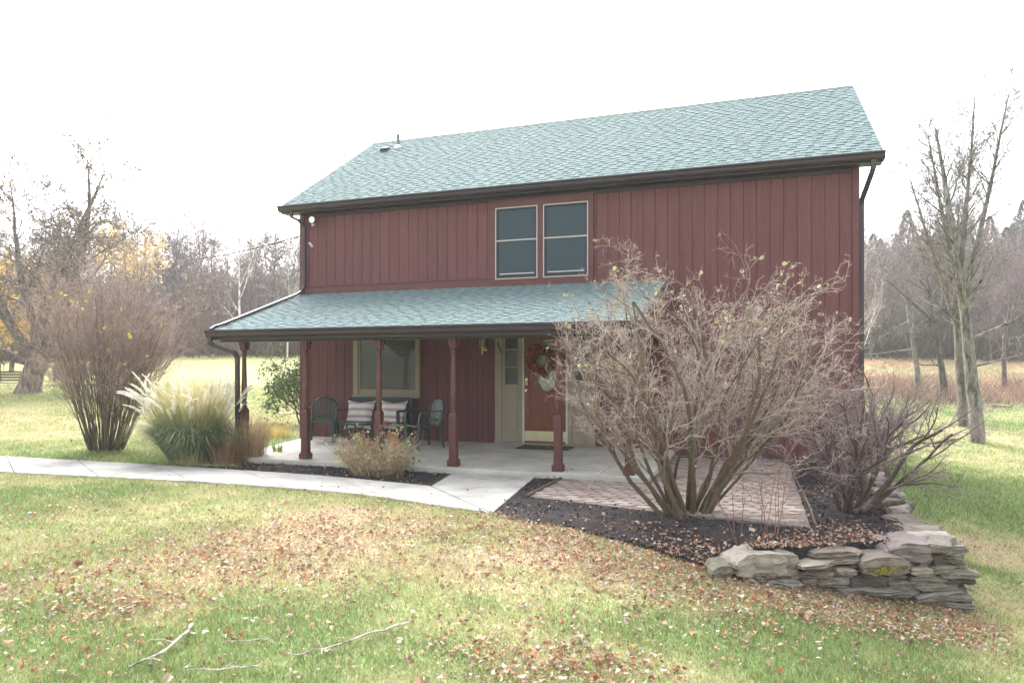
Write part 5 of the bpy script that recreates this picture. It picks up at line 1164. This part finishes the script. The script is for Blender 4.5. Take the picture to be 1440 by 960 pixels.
brush('far_wood', 26000, -500, 1900, -50, -30, 9, .10, (.16, .13, .11), (.34, .30, .26), 'unseen bare woodland behind the camera, added for the window reflections', 12, 200, 3)  # out-of-view mass added behind the camera so the window glass has something to reflect
brush('far_wood', 60000, 470, 1150, 84, 104, 9, .08, (.12, .11, .10), (.26, .23, .21), 'distant mass of bare woodland behind the house', 13, 260, 3)
brush('far_wood', 40000, -800, -120, 84, 104, 9, .08, (.12, .11, .10), (.26, .23, .21), 'distant mass of bare woodland beyond the left edge', 14, 200, 3)
brush('far_wood', 40000, 1560, 2300, 84, 104, 9, .08, (.12, .11, .10), (.26, .23, .21), 'distant mass of bare woodland beyond the right edge', 15, 200, 3)
# road, pole, cables, swing
rp = []
for u in range(-300, 760, 60):
    x, y = at(u, 57); rp.append((x, y))
V = []
for x, y in rp:
    for s in (0, 1, 2):
        xx, yy = x+fwd.x*s*1.6, y+fwd.y*s*1.6; V.append((xx, yy, G(xx, yy)+.10))
Fq = [(i*3+k, (i+1)*3+k, (i+1)*3+k+1, i*3+k+1) for i in range(len(rp)-1) for k in (0, 1)]
tag(link('road', npmesh('road', V, Fq), M['road']), kind='structure', label='pale lane crossing beyond the left lawn', cat='road')
x, y = at(205, 54); z = G(x, y); ph = CZ+(HOR-335)*54/F-z
up_ = thing('utility_pole', 'wooden utility pole standing among the trees on the left', 'utility pole', (x, y, z))
mb = MB(); mb.lathe([(.16, -.3), (.11, ph)], 0, 0, 10); mb.build('pole', M['wood'], up_, smooth=True)
mb = MB(); mb.bar(R3(-.8, 0, ph-.5), R3(.8, 0, ph-.5), .1, .12); mb.build('crossarm', M['wood'], up_)
mb = MB(); mb.lathe([(.2, ph-2.0), (.22, ph-1.9), (.22, ph-1.1), (.12, ph-1.0)], .34, 0, 12); mb.build('transformer', M['lens'], up_, smooth=True)
def cable(a, b, sag, rad, label):
    a = Vector(a); b = Vector(b); pts = []
    for k in range(25): t = k/24; p = a.lerp(b, t); p.z -= sag*4*t*(1-t); pts.append(p)
    mb = MB(); mb.tube(pts, rad, 6); tag(mb.build('cable', M['wire']), label, 'cable')
pa = Vector((x, y, CZ+(HOR-357)*54/F))
cable((bx*0+yp(428, 331, 0)[0], -.02, yp(428, 331, 0)[2]), pa, .5, .016, 'thin black service cable from the house corner to the utility pole')
x2, y2 = at(-80, 46); cable(pa, (x2, y2, CZ+(HOR-381)*46/F), .3, .022, 'thin black cable running left from the utility pole across the big tree')
# bench swing hung from the big tree
sx, sy = at(20, 28.2); sz0 = G(sx, sy)+.42
sw = thing('swing_bench', 'weathered slatted swing bench beside the big tree trunk', 'bench swing', (sx, sy, sz0), PSI+.9)
mb = MB()
for k in range(4): mb.box(-.55, .55, -.2+k*.11, -.12+k*.11, 0, .025)
mb.build('seat', M['wood'], sw)
mb = MB()
for k in range(4): mb.box(-.55, .55, .22, .245, .08+k*.11, .15+k*.11)
mb.box(-.55, -.5, .2, .26, 0, .5); mb.box(.5, .55, .2, .26, 0, .5)
mb.build('backrest', M['wood'], sw)
mb = MB()
for sx_ in (-.5, .5): mb.tube([(sx_, .2, .3), (sx_*.95, .05, 1.2)], .012, 5); mb.tube([(sx_, -.2, .02), (sx_*.95, .05, 1.2)], .012, 5)
mb.build('chain', M['wire'], sw)
# pale logs by the creek
for u, v, l, lab in ((1402, 574, 1.1, 'pale fallen log at the edge of the right lawn'),):
    x, y, z, d = on(u, v); mb = MB(); mb.col = (.42, .38, .33); mb.tube([(-l/2, 0, .05), (0, .05, .09), (l/2, 0, .06)], [.06, .07, .04], 8); o = mb.build('fallen_log', M['bark'], colors=True, smooth=True); o.location = (x, y, z); tag(o, lab, 'log')

# ------------------------------------------------------------------ light, haze, camera
w = bpy.data.worlds.new('World'); SC.world = w; w.use_nodes = True; N = w.node_tree.nodes; L = w.node_tree.links
bg = N['Background']; sky = N.new('ShaderNodeTexSky'); sky.sky_type = 'NISHITA'; sky.sun_disc = False
SE, SA = math.radians(48), math.radians(-35)      # elevation; azimuth measured from +Y towards +X
sky.sun_elevation = SE; sky.sun_rotation = SA; sky.dust_density = 4; sky.air_density = 1; sky.ozone_density = 1
hs = N.new('ShaderNodeHueSaturation'); hs.inputs['Saturation'].default_value = .22; L.new(sky.outputs[0], hs.inputs['Color']); L.new(hs.outputs[0], bg.inputs[0]); bg.inputs[1].default_value = .15
sd = bpy.data.lights.new('Sun', 'SUN'); sd.energy = 1.0; sd.angle = math.radians(35); sd.color = (1, .97, .93); so = bpy.data.objects.new('Sun', sd); COL.objects.link(so)
dv = Vector((math.sin(SA)*math.cos(SE), math.cos(SA)*math.cos(SE), math.sin(SE))); so.rotation_euler = dv.to_track_quat('Z', 'Y').to_euler(); so.location = (0, 0, 30)
HAZE = True
if HAZE:
    mb = MB(); mb.box(-262, 282, -132, 302, -6, 26); hz = mb.build('haze', None); m = bpy.data.materials.new('haze'); m.use_nodes = True; nt = m.node_tree
    for n_ in list(nt.nodes):
        if n_.type == 'BSDF_PRINCIPLED': nt.nodes.remove(n_)
    pv = nt.nodes.new('ShaderNodeVolumePrincipled'); pv.inputs['Density'].default_value = .0013; pv.inputs['Color'].default_value = (.95, .95, .96, 1); nt.links.new(pv.outputs[0], nt.nodes['Material Output'].inputs['Volume'])
    hz.data.materials.append(m); tag(hz, 'pale autumn haze', 'haze', kind='stuff')
cd = bpy.data.cameras.new('Camera'); cam = bpy.data.objects.new('Camera', cd); COL.objects.link(cam); SC.camera = cam
cd.sensor_width = 36; cd.lens = 36*F/1440; cd.shift_y = (HOR-480)/1440; cd.clip_end = 1000; cd.clip_start = .1
cam.location = (CX, CY, CZ); cam.rotation_euler = (PI/2, 0, PSI)
vs = SC.view_settings; SC.display_settings.display_device = 'sRGB'; vs.view_transform = 'Standard'; vs.look = 'None'; vs.gamma = 1; vs.exposure = 2.18
SC.cycles.volume_bounces = 0; SC.cycles.max_bounces = 6
